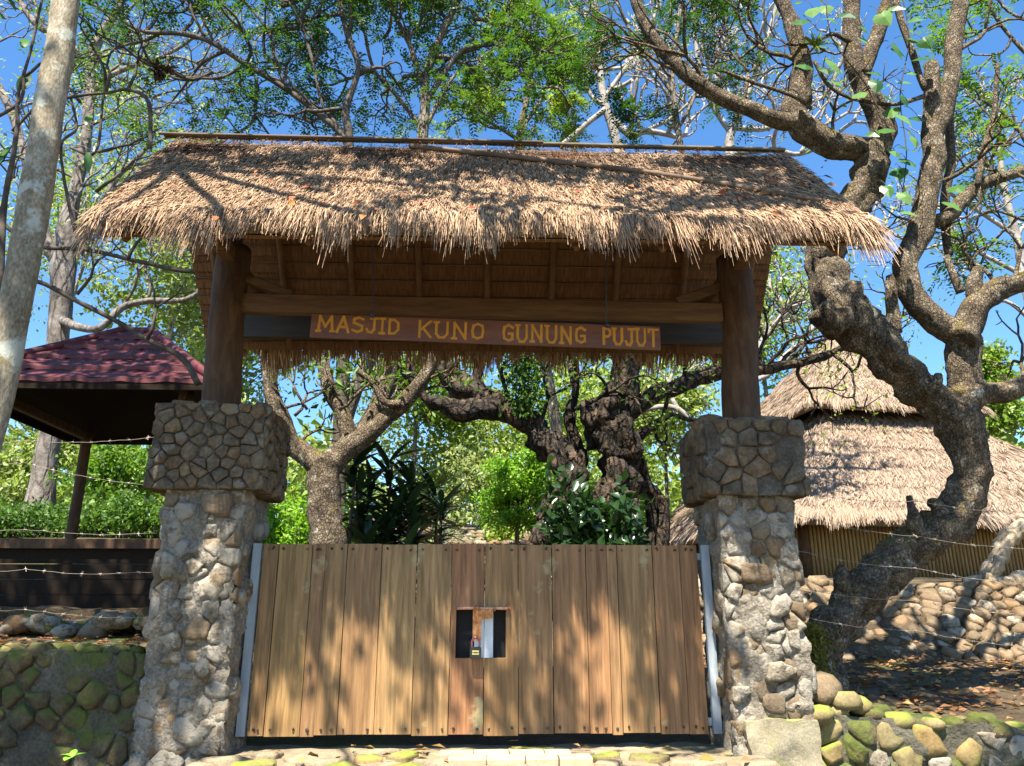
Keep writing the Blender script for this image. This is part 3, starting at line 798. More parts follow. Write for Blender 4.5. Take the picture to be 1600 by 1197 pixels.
# ------------------------------------------------------------------ name board
GLY = {
 'M': (1.15,[[(0.1,0.0),(0.16,1.0),(0.56,0.3),(0.95,1.0),(1.05,0.0)],[(-0.02,0.0),(0.22,0.0)],[(0.93,0.0),(1.15,0.0)]]),
 'A': (0.9,[[(0.06,0.0),(0.45,1.0),(0.84,0.0)],[(0.2,0.33),(0.7,0.33)]]),
 'S': (0.8,[[(0.74,0.88),(0.45,1.0),(0.12,0.88),(0.12,0.62),(0.42,0.52),(0.7,0.4),(0.7,0.12),(0.4,0.0),(0.06,0.12)]]),
 'J': (0.75,[[(0.56,1.0),(0.56,0.22),(0.4,0.0),(0.18,0.02),(0.06,0.22)],[(0.32,1.0),(0.74,1.0)]]),
 'I': (0.4,[[(0.2,0.0),(0.2,1.0)],[(0.05,0.0),(0.35,0.0)],[(0.05,1.0),(0.35,1.0)]]),
 'D': (0.8,[[(0.14,0.0),(0.14,1.0),(0.48,0.98),(0.72,0.75),(0.74,0.3),(0.5,0.02),(0.14,0.0)]]),
 'K': (0.85,[[(0.14,0.0),(0.14,1.0)],[(0.78,1.0),(0.2,0.45)],[(0.34,0.56),(0.8,0.0)]]),
 'U': (0.9,[[(0.12,1.0),(0.12,0.25),(0.3,0.0),(0.6,0.0),(0.78,0.25),(0.78,1.0)],[(0.0,1.0),(0.24,1.0)]]),
 'N': (0.95,[[(0.14,0.0),(0.14,1.0),(0.8,0.0),(0.8,1.0)],[(0.02,0.0),(0.26,0.0)]]),
 'O': (0.85,[[(0.42,1.0),(0.16,0.88),(0.1,0.5),(0.16,0.12),(0.42,0.0),(0.68,0.12),(0.74,0.5),(0.68,0.88),(0.42,1.0)]]),
 'G': (0.85,[[(0.76,0.84),(0.46,1.0),(0.16,0.86),(0.1,0.5),(0.16,0.14),(0.46,0.0),(0.74,0.1),(0.74,0.44),(0.48,0.44)]]),
 'P': (0.75,[[(0.14,0.0),(0.14,1.0),(0.5,1.0),(0.68,0.85),(0.68,0.62),(0.5,0.48),(0.14,0.48)]]),
 'T': (0.85,[[(0.44,0.0),(0.44,1.0)],[(0.06,1.0),(0.82,1.0)],[(0.06,1.0),(0.06,0.86)]]),
}
sg = thing('name_board', 'long reddish brown board with hand-painted yellow capitals hanging under the thatched roof', 'sign', (0.005,-0.12,2.45))
sgm = Matrix.Rotation(R(1.35), 3, 'Y')
mb = MB(); mb.box((0.005,-0.12,2.452), (2.3,0.022,0.163), sgm); o = mb.build('board', M['sign'], sg)
bv = o.modifiers.new('edge','BEVEL'); bv.width = 0.003; bv.segments = 1
def word(txt, p0, p1, hh, zoff):
    tot = sum(GLY[c][0] for c in txt)+0.16*(len(txt)-1)
    u0, u1 = (p0-487)/544*2.3-1.15, (p1-487)/544*2.3-1.15
    kx = (u1-u0)/tot
    x = 0.0
    rng = random.Random(txt)
    for c in txt:
        mb = MB(); q = 0
        h2 = hh*rng.uniform(0.95,1.05); zo = zoff+rng.uniform(-0.003,0.003)
        for st in GLY[c][1]:
            for a, b in zip(st[:-1], st[1:]):
                pa = Vector((u0+(x+a[0])*kx, zo+(a[1]-0.5)*h2)); pb = Vector((u0+(x+b[0])*kx, zo+(b[1]-0.5)*h2))
                d = (pb-pa).normalized()*0.0078; s = Vector((-d.y,d.x))*rng.uniform(0.95,1.2)
                r4 = [pa-d-s, pb+d-s, pb+d+s, pa-d+s]
                y = -0.0118-0.00022*q; q += 1
                vs = [Vector((0.005,-0.12,2.452))+sgm @ Vector((k.x,y,k.y)) for k in r4]
                mb.add(vs+[v+Vector((0,0.0025,0)) for v in vs], [(0,1,2,3),(0,4,5,1),(1,5,6,2),(2,6,7,3),(3,7,4,0)])
        mb.build('letter', M['yellow'], sg)
        x += GLY[c][0]+0.16
word('MASJID',497,623,0.1,0.012); word('KUNO',651,756,0.106,0.0); word('GUNUNG',783,914,0.11,-0.002); word('PUJUT',939,1027,0.112,0.0)
for px_, zt in ((581,2.545),(946,2.5)):
    x = at(px_,490,-0.12).x
    mb = MB(); mb.tube([(x,-0.135,zt-0.01),(x+0.004,-0.128,zt+0.1),(x+0.002,-0.2,2.86),(x,-0.4,3.28)], [0.0055,0.0045,0.0045,0.0045], 6, 4); mb.build('cord', M['cord'], sg, True)
    mb = MB(); mb.tube([(x-0.012,-0.137,zt),(x+0.01,-0.14,zt+0.012),(x+0.014,-0.137,zt-0.014)], [0.007,0.009,0.005], 6, 3); mb.build('knot', M['cord'], sg, True)

# ------------------------------------------------------------------ low stone walls beside the pillars
wl = thing('stone_wall', 'mossy low river-stone wall running left from the gate', 'wall', (-3.6,0,-0.25))
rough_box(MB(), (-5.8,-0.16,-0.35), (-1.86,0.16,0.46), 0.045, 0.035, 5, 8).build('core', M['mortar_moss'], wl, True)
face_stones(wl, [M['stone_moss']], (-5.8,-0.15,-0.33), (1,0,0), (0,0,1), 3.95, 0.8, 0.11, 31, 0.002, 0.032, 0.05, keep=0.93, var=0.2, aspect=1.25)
r_ = random.Random(4)
x = -5.7
while x < -1.9:
    d = r_.uniform(0.08,0.16)
    for yy in (-0.1, 0.07):
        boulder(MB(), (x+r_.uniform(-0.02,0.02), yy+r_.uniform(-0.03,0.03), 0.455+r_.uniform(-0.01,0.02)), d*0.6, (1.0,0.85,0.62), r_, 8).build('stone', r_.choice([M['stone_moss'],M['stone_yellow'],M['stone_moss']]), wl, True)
    x += d*1.1
wr = thing('stone_wall', 'sunlit low wall of yellowish stones sloping down right from the gate', 'wall', (3.8,0,-0.3))
def wtap(p):
    return Vector((p.x, p.y, p.z-(0.085*(p.x-1.85) if p.z > -0.1 else 0)))
rough_box(MB(), (1.86,-0.18,-0.5), (6.4,0.16,0.14), 0.045, 0.035, 5, 18, wtap).build('core', M['mortar_moss'], wr, True)
face_stones(wr, [M['stone_yellow'],M['stone_yellow'],M['stone_moss'],M['stone_wash']], (1.86,-0.168,-0.5), (1,0,0), (0,0,1), 4.5, 0.62, 0.14, 33, 0.002, 0.034, 0.05, keep=0.93, var=0.2, aspect=1.25,
            warp=lambda p: Vector((p.x,p.y,p.z-0.085*(p.x-1.85)*smooth((p.z+0.5)/0.5))))
x = 1.95
while x < 6.3:
    d = r_.uniform(0.1,0.19)
    for yy in (-0.12, 0.05):
        boulder(MB(), (x+r_.uniform(-0.02,0.02), yy+r_.uniform(-0.03,0.03), 0.13-0.085*(x-1.85)+r_.uniform(-0.01,0.02)), d*0.6, (1.0,0.85,0.55), r_, 8).build('stone', r_.choice([M['stone_moss'],M['stone_yellow'],M['stone_yellow']]), wr, True)
    x += d*1.15
for (x, y, z, d, k) in ((1.98,-0.1,0.22,0.1,'stone_tan'),(2.12,-0.14,0.19,0.085,'stone_yellow'),(1.93,-0.2,0.12,0.085,'stone_yellow'),(2.05,0.02,0.25,0.12,'stone_tan'),(2.22,-0.08,0.16,0.08,'stone_yellow')):
    boulder(MB(), (x,y,z), d, (1.1,0.9,0.7), r_, 9).build('stone', M[k], wr, True)
# rubble kerb behind the left wall
kb = thing('stone_kerb', 'tumbled row of grey rubble stones behind the left wall', 'stones', (-3.3,1.3,0.5))
for i in range(46):
    t = i/46
    px_ = 10+235*t; yy = 1.1+0.5*r_.random()
    c = at(px_, 985-14*math.sin(t*9)-(20 if 0.45 < t < 0.8 else 0)*r_.random(), yy)
    d = r_.uniform(0.05,0.12)
    boulder(MB(), (c.x, c.y, max(gz(c.x,c.y)+d*0.2, c.z)), d, (1.1,0.9,0.6), r_, 7).build('stone', r_.choice([M['stone'],M['stone_tan'],M['stone_moss']]), kb, True)
bank = rough_box(MB(), (-5.6,2.4,0.4), (-2.1,2.9,0.72), 0.12, 0.05, 3, 2).build('earth_bank', M['dirt'], None, True)
bank['kind'] = 'structure'

# terraced stone facing below the mosque
tw = thing('terrace_wall', 'sunlit sloping terrace wall of rounded brown stones below the thatched mosque', 'wall', (5.5,3.6,0.3))
mb = MB()
def tpos(u, v, h):
    # u along, v up the slope 0..1, h outwards
    x = 2.0+u; y = 3.0+0.15*math.sin(u*0.8)-0.06*u
    hgt = 0.86+0.05*math.sin(u*1.7)
    n = Vector((0,-0.62,0.78))
    return Vector((x, y+v*1.05, 0.22+v*hgt-0.012*u))+n*h
m_ = 60
for i in range(m_+1):
    for j in range(13): mb.v.append(tpos(i*0.15, j/12, -0.01+0.03*noise.noise(Vector((i*0.6,j*0.8,2)))))
mb.f = [(i*13+j,(i+1)*13+j,(i+1)*13+j+1,i*13+j+1) for i in range(m_) for j in range(12)]
mb.build('core', M['dirt'], tw, True)
r2 = random.Random(77)
for poly in cells(9.0, 1.35, 0.145, r2, aspect=1.4):
    if r2.random() < 0.04: continue
    stone_piece(poly, lambda a, b, c: tpos(a, b/1.35, c), r2, 0.007, 0.05*r2.uniform(0.6,1.5), 0.05, tw, M['stone_tan'] if r2.random() < 0.8 else M['stone'], 'stone', 1-0.18*r2.random())
# paler rim of earth on top and the far stones by the stair
for nm, lab, p0, n_, sz in (('rubble_heap','low heap of grey rubble beside the dark spiky plants behind the gate',(612,838,5.2),16,0.11),):
    t = thing(nm, lab, 'stones', at(*p0))
    for i in range(n_):
        c = at(p0[0]+r_.gauss(0,28), p0[1]-abs(r_.gauss(0,12)), p0[2]+r_.gauss(0,0.3))
        boulder(MB(), c, sz*r_.uniform(0.5,1.2), (1.1,0.9,0.65), r_, 7).build('stone', r_.choice([M['stone'],M['stone_tan']]), t, True)
st = thing('stone_steps', 'rough stone steps climbing the hill behind the middle of the gate', 'steps', at(780,845,7))
for i in range(7):
    a = at(690+6*i, 850-5.5*i, 7+0.55*i); b = at(905-14*i, 850-5.5*i, 7+0.55*i)
    n_ = 9
    for k in range(n_):
        c = a.lerp(b, (k+0.5)/n_)
        boulder(MB(), c+Vector((0,0,-0.06)), (b-a).length/n_*0.62, (1.05,0.9,0.5), r_, 7).build('stone', r_.choice([M['stone_tan'],M['stone']]), st, True)

# ------------------------------------------------------------------ barbed wire
def wire(label, pts, Y, seed, grp):
    rng = random.Random(seed)
    P = [at(a, b, Y) for a, b in pts]
    t = thing('barbed_wire', label, 'wire', P[0], grp)
    path = []
    nseg = 14
    for i in range(len(P)-1):
        for k in range(nseg):
            s = k/nseg
            path.append(P[i].lerp(P[i+1],s)+Vector((0,rng.uniform(-.004,.004),-0.02*math.sin(math.pi*s)+rng.uniform(-.003,.003))))
    path.append(P[-1])
    mb = MB(); mb.tube(path, [0.0016]*len(path), 4, 1); mb.build('strand', M['wire'], t)
    mb = MB(); d = 0.0
    for a, b in zip(path[:-1], path[1:]):
        d += (b-a).length
        if d > 0.11:
            d = 0
            for s in (1,-1):
                v = Vector((rng.uniform(-.5,.5),rng.uniform(-1,1),rng.uniform(-1,1))).normalized()*0.018
                mb.tube([a-v,a+v], [0.0013,0.0016], 3, 1)
            mb.tube([a-(b-a).normalized()*0.008, a+(b-a).normalized()*0.008], [0.0045,0.0045], 5, 1)
    if mb.v: mb.build('barbs', M['wire'], t, kind='stuff')
ords = ['topmost','second from top','third from top','fourth from top','fifth from top','lowest']
for i, (y0, y1) in enumerate(((688,683),(722,760),(826,833),(889,893),(951,964),(996,1003))):
    wire('%s strand of barbed wire left of the left pillar' % ords[i], [(-160,y0-2),(40,y0+1),(246,y1)], -0.02, i, 'barbed wires left of the gate')
for i, (y0, ym, y1) in enumerate(((770,783,803),(806,838,858),(861,888,915),(918,938,962),(963,985,1012))):
    wire('%s strand of barbed wire right of the right pillar' % (ords[i] if i < 4 else 'lowest'), [(1248,y0),(1430,ym),(1640,y1)], 0.0, 20+i, 'barbed wires right of the gate')
for x, lab, z0, z1 in ((-4.42,'weathered timber fence post holding the wires at far left',0.2,2.3),(4.05,'weathered timber fence post holding the wires at far right',-0.2,1.6)):
    t = thing('fence_post', lab, 'post', (x,0,z0))
    mb = MB(); mb.tube([(x,0,z0),(x+0.02,0,(z0+z1)/2),(x,0,z1)], [0.06,0.055,0.05], 9, 4, 0.12, 5, 0.2, x); mb.build('shaft', M['dark_pole'], t, True)
    mb = MB()
    for k in range(5): mb.tube([(x-0.06,-0.02,z0+0.5+0.2*k),(x,-0.065,z0+0.5+0.2*k),(x+0.06,-0.02,z0+0.5+0.2*k)], [0.003]*3, 4, 2)
    mb.build('wire_ties', M['wire'], t, kind='stuff')

# ------------------------------------------------------------------ gazebo with a red roof (left)
gzb = thing('gazebo', 'open timber gazebo with red tiled pyramid roof behind the left wall', 'gazebo', (-4.45,4.2,0.7))
cx, cy, hw, ze = -4.22, 4.3, 1.36, 3.0
za = 4.02
cap_ = 0.2
def gp(i, t, off=0.0):
    """corner i at fraction t from the eave (0) to the top (1)"""
    s = [(-1,-1),(1,-1),(1,1),(-1,1)][i % 4]
    h = hw*(1-t)+cap_*0.6*t
    return Vector((cx+s[0]*(h+off), cy+s[1]*(h+off), ze+(za-ze)*t))
rows = 5
for i in range(4):
    for j in range(rows):
        a0, b0 = gp(i, j/rows, 0.025), gp(i+1, j/rows, 0.025)
        a1, b1 = gp(i, (j+1)/rows), gp(i+1, (j+1)/rows)
        a0.z += 0.028; b0.z += 0.028
        n_ = 18; vs = []
        nr = (b0-a0).cross(a1-a0).normalized()
        for k in range(n_+1):
            s = k/n_
            rip = 0.012*(math.sin(s*(b0-a0).length*28))
            p, q = a0.lerp(b0,s)+nr*rip, a1.lerp(b1,s)+nr*rip*0.6
            vs += [q, p, p-Vector((0,0,0.045))]
        mb = MB(); mb.add(vs, [f for k in range(n_) for f in ((3*k,3*k+1,3*k+4,3*k+3),(3*k+1,3*k+2,3*k+5,3*k+4))])
        mb.build('roof_tile_row', M['tile'], gzb)
    mb = MB(); mb.tube([gp(i,0,0.03)+Vector((0,0,0.04)), gp(i,0.5,0.01)+Vector((0,0,0.03)), gp(i,1)+Vector((0,0,0.03))], [0.05,0.05,0.045], 8, 4); mb.build('hip_cap', M['tile'], gzb, True)
    a, b = gp(i,0), gp(i+1,0)
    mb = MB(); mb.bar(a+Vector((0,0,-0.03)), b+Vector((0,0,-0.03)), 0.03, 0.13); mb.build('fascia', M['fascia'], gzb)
mb = MB(); mb.box((cx,cy,za), (cap_*1.6,cap_*1.6,0.07)); o = mb.build('roof_cap', M['tile'], gzb)
bv = o.modifiers.new('edge','BEVEL'); bv.width = 0.02
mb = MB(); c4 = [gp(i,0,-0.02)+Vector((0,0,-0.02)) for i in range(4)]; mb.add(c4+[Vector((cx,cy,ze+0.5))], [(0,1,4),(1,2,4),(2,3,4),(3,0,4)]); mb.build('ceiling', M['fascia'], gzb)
for sx in (-1,1):
    for sy in (-1,1):
        x, y = cx+sx*1.0, cy+sy*1.0
        mb = MB(); mb.tube([(x,y,gz(x,y)-0.05),(x+0.01,y,1.9),(x,y,3.05)], [0.075,0.07,0.068], 10, 4, 0.05, 4, 0.1, sx+3*sy); mb.build('post', M['timber'], gzb, True)
for (a, b) in (((-1.15,-1.1),(1.15,-1.1)),((-1.15,1.1),(1.15,1.1)),((-1.1,-1.15),(-1.1,1.15)),((1.1,-1.15),(1.1,1.15))):
    mb = MB(); mb.bar((cx+a[0],cy+a[1],1.36),(cx+b[0],cy+b[1],1.36),0.05,0.1); mb.build('platform_beam', M['timber'], gzb)
for k in range(4):
    mb = MB(); mb.box((cx,cy-1.06+0.004*(k % 2),0.79+0.15*k), (2.2,0.025,0.142)); mb.build('added_dark_board', M['fascia'], gzb)  # dark boards added for the black sheet and shaded earth under the platform
for k in range(12):
    y = cy-1.05+k*0.19
    mb = MB(); mb.box((cx,y+0.09,1.4), (2.16,0.175,0.03)); mb.build('floor_plank', M['timber'], gzb)
for sx in (-1,1):
    mb = MB(); mb.bar((cx+sx*1.0,cy-1.1,2.93),(cx+sx*1.0,cy+1.1,2.93),0.08,0.1); mb.build('roof_beam', M['timber'], gzb)

# ------------------------------------------------------------------ thatched mosque (right)
ang = R(8)
ux, uy = Vector((math.cos(ang),math.sin(ang),0)), Vector((-math.sin(ang),math.cos(ang),0))
A0 = at(1228,826,8.0); A0.z = 2.27
HS = 8.4
ctr = A0+ux*HS/2+uy*HS/2
mq = thing('mosque', 'old mosque with a two-tiered brown thatched pyramid roof and bamboo walls', 'building', (ctr.x,ctr.y,1.3))
def tier(h0, z0, h1, z1, n, ln, wd, seed, lab, fr):
    r3 = np.random.RandomState(seed)
    sq = [(-1,-1),(1,-1),(1,1),(-1,1)]
    def q(i, h, z):
        s = sq[i % 4]; p = ctr+ux*s[0]*h+uy*s[1]*h; return Vector((p.x,p.y,z))
    for i in range(4):
        tl, tr, br, bl = q(i,h1,z1), q(i+1,h1,z1), q(i+1,h0,z0), q(i,h0,z0)
        mb = MB(); slab(mb, tl, tr, br, bl, 0.16); o = mb.build(lab, M['thatch_core'], mq)
        k = 1.0 if i in (0,3) else 0.12
        thatch('thatch', o, tl, tr, br, bl, int(n*k), ln, wd, STRAW2, r3, 0.07, 0.05, int(fr*k), ln*1.7, 0.0, 0.12, 0.8)
        # the laid courses show as low ridges across the slope
        for j in range(1, 6):
            t = j/6
            a, b = tl.lerp(bl,t), tr.lerp(br,t)
            nn = (tr-tl).cross(bl-tl).normalized(); nn = nn if nn.z > 0 else -nn
            if k == 1.0:
                e = (bl-tl).normalized()*0.5
                thatch('thatch_course', o, a+nn*0.045, b+nn*0.045, b+e+nn*0.045, a+e+nn*0.045, int(n*0.025), ln*0.9, wd, STRAW2, r3, 0.1, 0.03, 0, ln*0.4, 0.0, 0, 0.2)
STRAW2 = [(0.3,0.225,0.165),(0.25,0.18,0.125),(0.36,0.28,0.215),(0.18,0.125,0.083)]
tier(HS/2, 2.27, 1.25, 5.15, 52000, 0.22, 0.0125, 5, 'lower_roof', 9000)
tier(2.1, 4.95, 0.12, 7.3, 17000, 0.22, 0.0125, 6, 'upper_roof', 4000)
hwall = HS/2-0.75
for i in range(4):
    s0, s1 = [(-1,-1),(1,-1),(1,1),(-1,1)][i], [(-1,-1),(1,-1),(1,1),(-1,1)][(i+1) % 4]
    a = ctr+ux*s0[0]*hwall+uy*s0[1]*hwall; b = ctr+ux*s1[0]*hwall+uy*s1[1]*hwall
    a.z = b.z = 1.93
    mb = MB(); mb.bar(a,b,0.05,1.46,0.02); wp = mb.build('wall_panel', M['bamboo_wall'], mq)
    if i in (0,3):
        nsl = 90; mb = MB(); out = (b-a).normalized().cross(Vector((0,0,1)))
        for k in range(nsl):
            p = a.lerp(b,(k+0.5)/nsl)+out*0.035; wv = (b-a).length/nsl*0.4
            mb.tube([Vector((p.x,p.y,1.2)),Vector((p.x,p.y,2.64))], [wv,wv], 6, 1)
        mb.build('bamboo_slats', M['bamboo_wall'], wp, True, 'stuff')
    mb = MB(); mb.bar(Vector((a.x,a.y,1.26)),Vector((b.x,b.y,1.26)),0.2,0.16); mb.build('wall_base', M['stone_tan'], mq)
    mb = MB(); mb.tube([Vector((a.x,a.y,1.1)),Vector((a.x,a.y,2.68))], [0.09,0.085], 10, 1); mb.build('corner_post', M['timber'], mq, True)
for s in ((-1,-1),(1,-1),(1,1),(-1,1)):
    p = ctr+ux*s[0]*1.3+uy*s[1]*1.3
    mb = MB(); mb.tube([Vector((p.x,p.y,1.2)),Vector((p.x,p.y,4.85))], [0.12,0.11], 10, 1); mb.build('inner_post', M['timber'], mq, True)
#TREES
# ------------------------------------------------------------------ trees
GREEN_D = [(0.02,0.058,0.014),(0.03,0.08,0.016),(0.05,0.11,0.02)]
GREEN_M = [(0.04,0.105,0.014),(0.075,0.155,0.02),(0.13,0.21,0.025),(0.055,0.125,0.022)]
GREEN_Y = [(0.15,0.24,0.025),(0.24,0.31,0.035),(0.1,0.19,0.025),(0.3,0.34,0.07)]
GREEN_B = [(0.06,0.15,0.014),(0.095,0.2,0.02),(0.17,0.26,0.025)]
PALE_G = [(0.2,0.27,0.08),(0.27,0.31,0.13),(0.15,0.22,0.06),(0.32,0.32,0.17)]

def ends(tips, lev): return [t for t in tips if t[2] <= lev]

def scatter(tips, rs, per, sd, lev=1):
    P = np.array([t[0] for t in tips if t[2] <= lev])
    return np.repeat(P, per, 0)+rs.normal(size=(len(P)*per,3))*sd

def base_of(px, Y):
    x = at(px, 900, Y).x
    return (x, Y, gz(x, Y))

# -- big twisted frangipani in front of the mosque
Yf = 0.85
fr_ = thing('frangipani_tree', 'large twisted frangipani with lichen-spotted bark right of the gate', 'tree', base_of(1278,Yf))
mb = MB()
limb(mb, [(1272,1098,50),(1278,1045,42),(1292,1000,38),(1319,958,37),(1349,925,38),(1385,890,39),(1435,850,38),(1487,815,37),(1509,775,36),(1513,730,35),(1503,680,38),(1490,645,42)], Yf, 26, 0.32, 9, 0.25, 1, 6, 0.12)
limb(mb, [(1490,650,38),(1460,628,34),(1425,600,33,-0.05),(1396,568,34,-0.1),(1366,533,38,-0.1),(1335,500,44,-0.1),(1306,462,36,-0.1),(1291,420,34),(1300,375,33),(1325,325,31),(1352,288,29),(1366,238,29)], Yf, 26, 0.32, 9, 0.3, 2, 6, 0.12)
limb(mb, [(1335,500,34,-0.1),(1308,498,31,-0.18),(1288,500,26,-0.24)], Yf, 16, 0.55, 11, 0.3, 3, 6, 0.12)       # sawn knot
limb(mb, [(1366,240,24),(1335,232,24),(1300,226,25),(1270,208,25),(1246,185,25),(1246,150,21),(1252,100,18),(1244,55,16),(1230,20,14),(1205,-30,12)], Yf, 12, 0.22, 6, 0.3, 4, 6, 0.12)
e1 = limb(mb, [(1250,188,19),(1213,187,16),(1166,170,15),(1116,147,14),(1066,113,13),(1026,67,12),(1000,20,11),(985,-40,9)], Yf, 10, 0.2, 6, 0.35, 5)
e2 = limb(mb, [(1368,245,24),(1378,200,23),(1358,150,20),(1337,110,18),(1331,67,17),(1333,0,15),(1340,-60,12)], Yf+0.05, 12, 0.22, 6, 0.3, 6, 6, 0.12)
e3 = limb(mb, [(1345,120,15),(1366,67,15),(1386,7,14),(1396,-50,12)], Yf+0.05, 10, 0.2, 6, 0.3, 7)
limb(mb, [(1495,655,38),(1512,615,33),(1506,575,29),(1500,535,30),(1498,515,30)], Yf, 14, 0.24, 6, 0.25, 8, 6, 0.12)
limb(mb, [(1505,525,27),(1466,503,25),(1432,474,23),(1414,435,22),(1418,400,22),(1440,352,22),(1452,285,22),(1459,220,20),(1458,160,17),(1456,100,13)], Yf, 12, 0.2, 6, 0.25, 9, 6, 0.12)
e4 = limb(mb, [(1458,215,17),(1478,165,18),(1489,85,17),(1502,0,15),(1510,-60,12)], Yf, 12, 0.18, 6, 0.25, 10, 6, 0.12)
e5 = limb(mb, [(1445,350,14),(1483,337,15),(1510,305,13),(1530,290,12),(1600,266,10),(1680,240,8)], Yf+0.1, 10, 0.18, 6, 0.25, 11)
e6 = limb(mb, [(1500,530,28),(1520,500,26),(1533,470,24),(1566,450,22),(1605,437,20),(1700,400,16)], Yf-0.1, 12, 0.22, 6, 0.25, 12, 6, 0.12)
limb(mb, [(1530,480,18),(1522,445,14),(1530,420,10)], Yf-0.1, 9, 0.3, 8, 0.2, 13)
e7 = limb(mb, [(1505,640,24),(1530,617,23),(1566,613,22),(1602,600,21),(1700,575,18)], Yf-0.1, 12, 0.2, 6, 0.25, 14, 6, 0.12)
limb(mb, [(1445,612,10,-0.2),(1463,600,9,-0.25),(1466,585,7,-0.25)], Yf, 8, 0.2, 8, 0.2, 15)
limb(mb, [(1400,520,13),(1394,470,12),(1392,432,10)], Yf+0.05, 8, 0.15, 8, 0.2, 16)
limb(mb, [(1436,835,18,-0.1),(1425,805,12,-0.15),(1420,775,5,-0.15)], Yf, 9, 0.3, 8, 0.2, 17)
limb(mb, [(1475,805,18),(1465,790,14),(1452,786,9)], Yf-0.1, 9, 0.3, 8, 0.2, 18)
limb(mb, [(1325,940,20),(1314,905,15,-0.1),(1317,885,9,-0.1)], Yf, 9, 0.35, 8, 0.2, 19)
limb(mb, [(1446,140,6),(1425,80,7),(1405,20,7),(1396,-30,6)], Yf-0.2, 7, 0.1, 6, 0.3, 20)
limb(mb, [(1272,95,4,-.2),(1292,130,4,-.2),(1320,150,4,-.2),(1350,158,4,-.2),(1400,163,4,-.2),(1444,150,5,-.1)], Yf, 6, 0.1, 6, 0.4, 21)
limb(mb, [(1268,170,4),(1240,150,4),(1180,130,3.5),(1130,110,3)], Yf-0.2, 6, 0.1, 6, 0.4, 22)
limb(mb, [(1528,290,6),(1535,240,6),(1552,180,5),(1560,100,4)], Yf, 6, 0.1, 6, 0.4, 23)
limb(mb, [(1480,400,7),(1490,430,8),(1500,457,9)], Yf-0.05, 6, 0.1, 6, 0.3, 24)
limb(mb, [(1480,160,8,.2),(1485,250,9,.2),(1475,330,9,.2),(1482,400,8,.2)], Yf, 7, 0.1, 6, 0.3, 25)
rng = random.Random(8); tips = []
for e, L, lv in ((e1,0.5,3),(e2,0.6,3),(e3,0.6,3),(e4,0.6,3),(e5,0.5,3),(e6,0.5,3),(e7,0.4,3)):
    grow(mb, e[0], e[1], e[2]*0.9, L, lv, rng, tips, 0.6, 0.3, (2,3), 6, 0.2)
for (px, py, dx, dz, L, rp) in ((1116,147,-.2,.9,.45,5),(1066,113,-.7,.4,.4,4),(1166,170,.1,1,.35,4),(1300,226,.2,1,.3,4),(1570,278,.1,1,.4,5),(1590,270,.4,-.8,.35,3),(1566,450,.3,1,.35,5),(1540,468,-.1,1,.3,5),
        (1590,440,.2,.9,.4,5),(1600,600,.2,1,.3,5),(1530,290,.4,-.9,.45,3),(1452,285,.6,.5,.4,5),(1489,85,.8,.5,.5,5),(1331,67,-.8,.4,.4,5),(1252,100,-.9,.5,.45,5),(1244,55,.8,.5,.4,4),(1418,400,-.8,-.1,.3,3),(1440,352,-.9,.1,.3,3)):
    p = at(px,py,Yf); grow(mb, p, (dx,rng.uniform(-.4,.4),dz), rad(p,rp), L, 3, rng, tips, 0.6, 0.15, (2,3), 5, 0.28)
mb.build('trunk', M['bark_frangi'], fr_, True)
rs = np.random.RandomState(3)
# heart-leaved vine climbing through it, each leaf its own piece
hv = thing('heart_leaf_vine', 'heart-leaved climber hanging in the twisted frangipani tree', 'vine', at(1380,160,Yf-0.3))
def heart_mesh():
    pts = [(0,0.08),(-0.28,-0.1),(-0.5,0.1),(-0.48,0.42),(-0.28,0.75),(0,1.12),(0.28,0.75),(0.48,0.42),(0.5,0.1),(0.28,-0.1)]
    v = [(x, y, -abs(x)*0.28-0.12*y*y) for x, y in pts]+[(0,0.45,0.03)]
    me = bpy.data.meshes.new('heart_leaf')
    me.from_pydata(v, [], [(i,(i+1) % 10,10) for i in range(10)])
    me.materials.append(M['vine_leaf'])
    return me
m_, nt_, bs_ = base_mat('vine_leaf')
oi_ = nt_.nodes.new('ShaderNodeObjectInfo')
cc_ = ramp(nt_, oi_.outputs['Random'], [(0,(0.03,0.1,0.02)),(0.5,(0.08,0.19,0.035)),(1,(0.15,0.28,0.07))])
nt_.links.new(cc_, bs_.inputs['Base Color']); bs_.inputs['Roughness'].default_value = 0.32
tr_ = nt_.nodes.new('ShaderNodeBsdfTranslucent'); nt_.links.new(cc_, tr_.inputs['Color'])
mx_ = N(nt_, 'ShaderNodeMixShader', i0=0.4); nt_.links.new(bs_.outputs[0], mx_.inputs[1]); nt_.links.new(tr_.outputs[0], mx_.inputs[2]); nt_.links.new(mx_.outputs[0], nt_.nodes['Material Output'].inputs[0])
M['vine_leaf'] = m_
hm = heart_mesh()
heart = [(1290,8),(1305,68),(1345,42),(1290,105),(1305,128),(1400,70),(1425,30),(1438,90),(1370,125),(1408,128),(1398,75),(1422,112),(1412,150),(1392,168),(1360,205),(1385,200),(1410,180),(1435,182),(1412,230),(1415,248),(1405,262),(1385,290),(1410,300),(1412,330),(1398,265),(1490,290),(1485,316),(1258,100),(1440,60),(1295,30),(1320,20),(1375,20),(1395,10),(1418,60),(1380,150),(1430,215),(1455,20),(1270,12),(1250,30),(1350,60),(1300,95),(1365,112),(1340,145),(1398,235)]
mb = MB(); vp = None
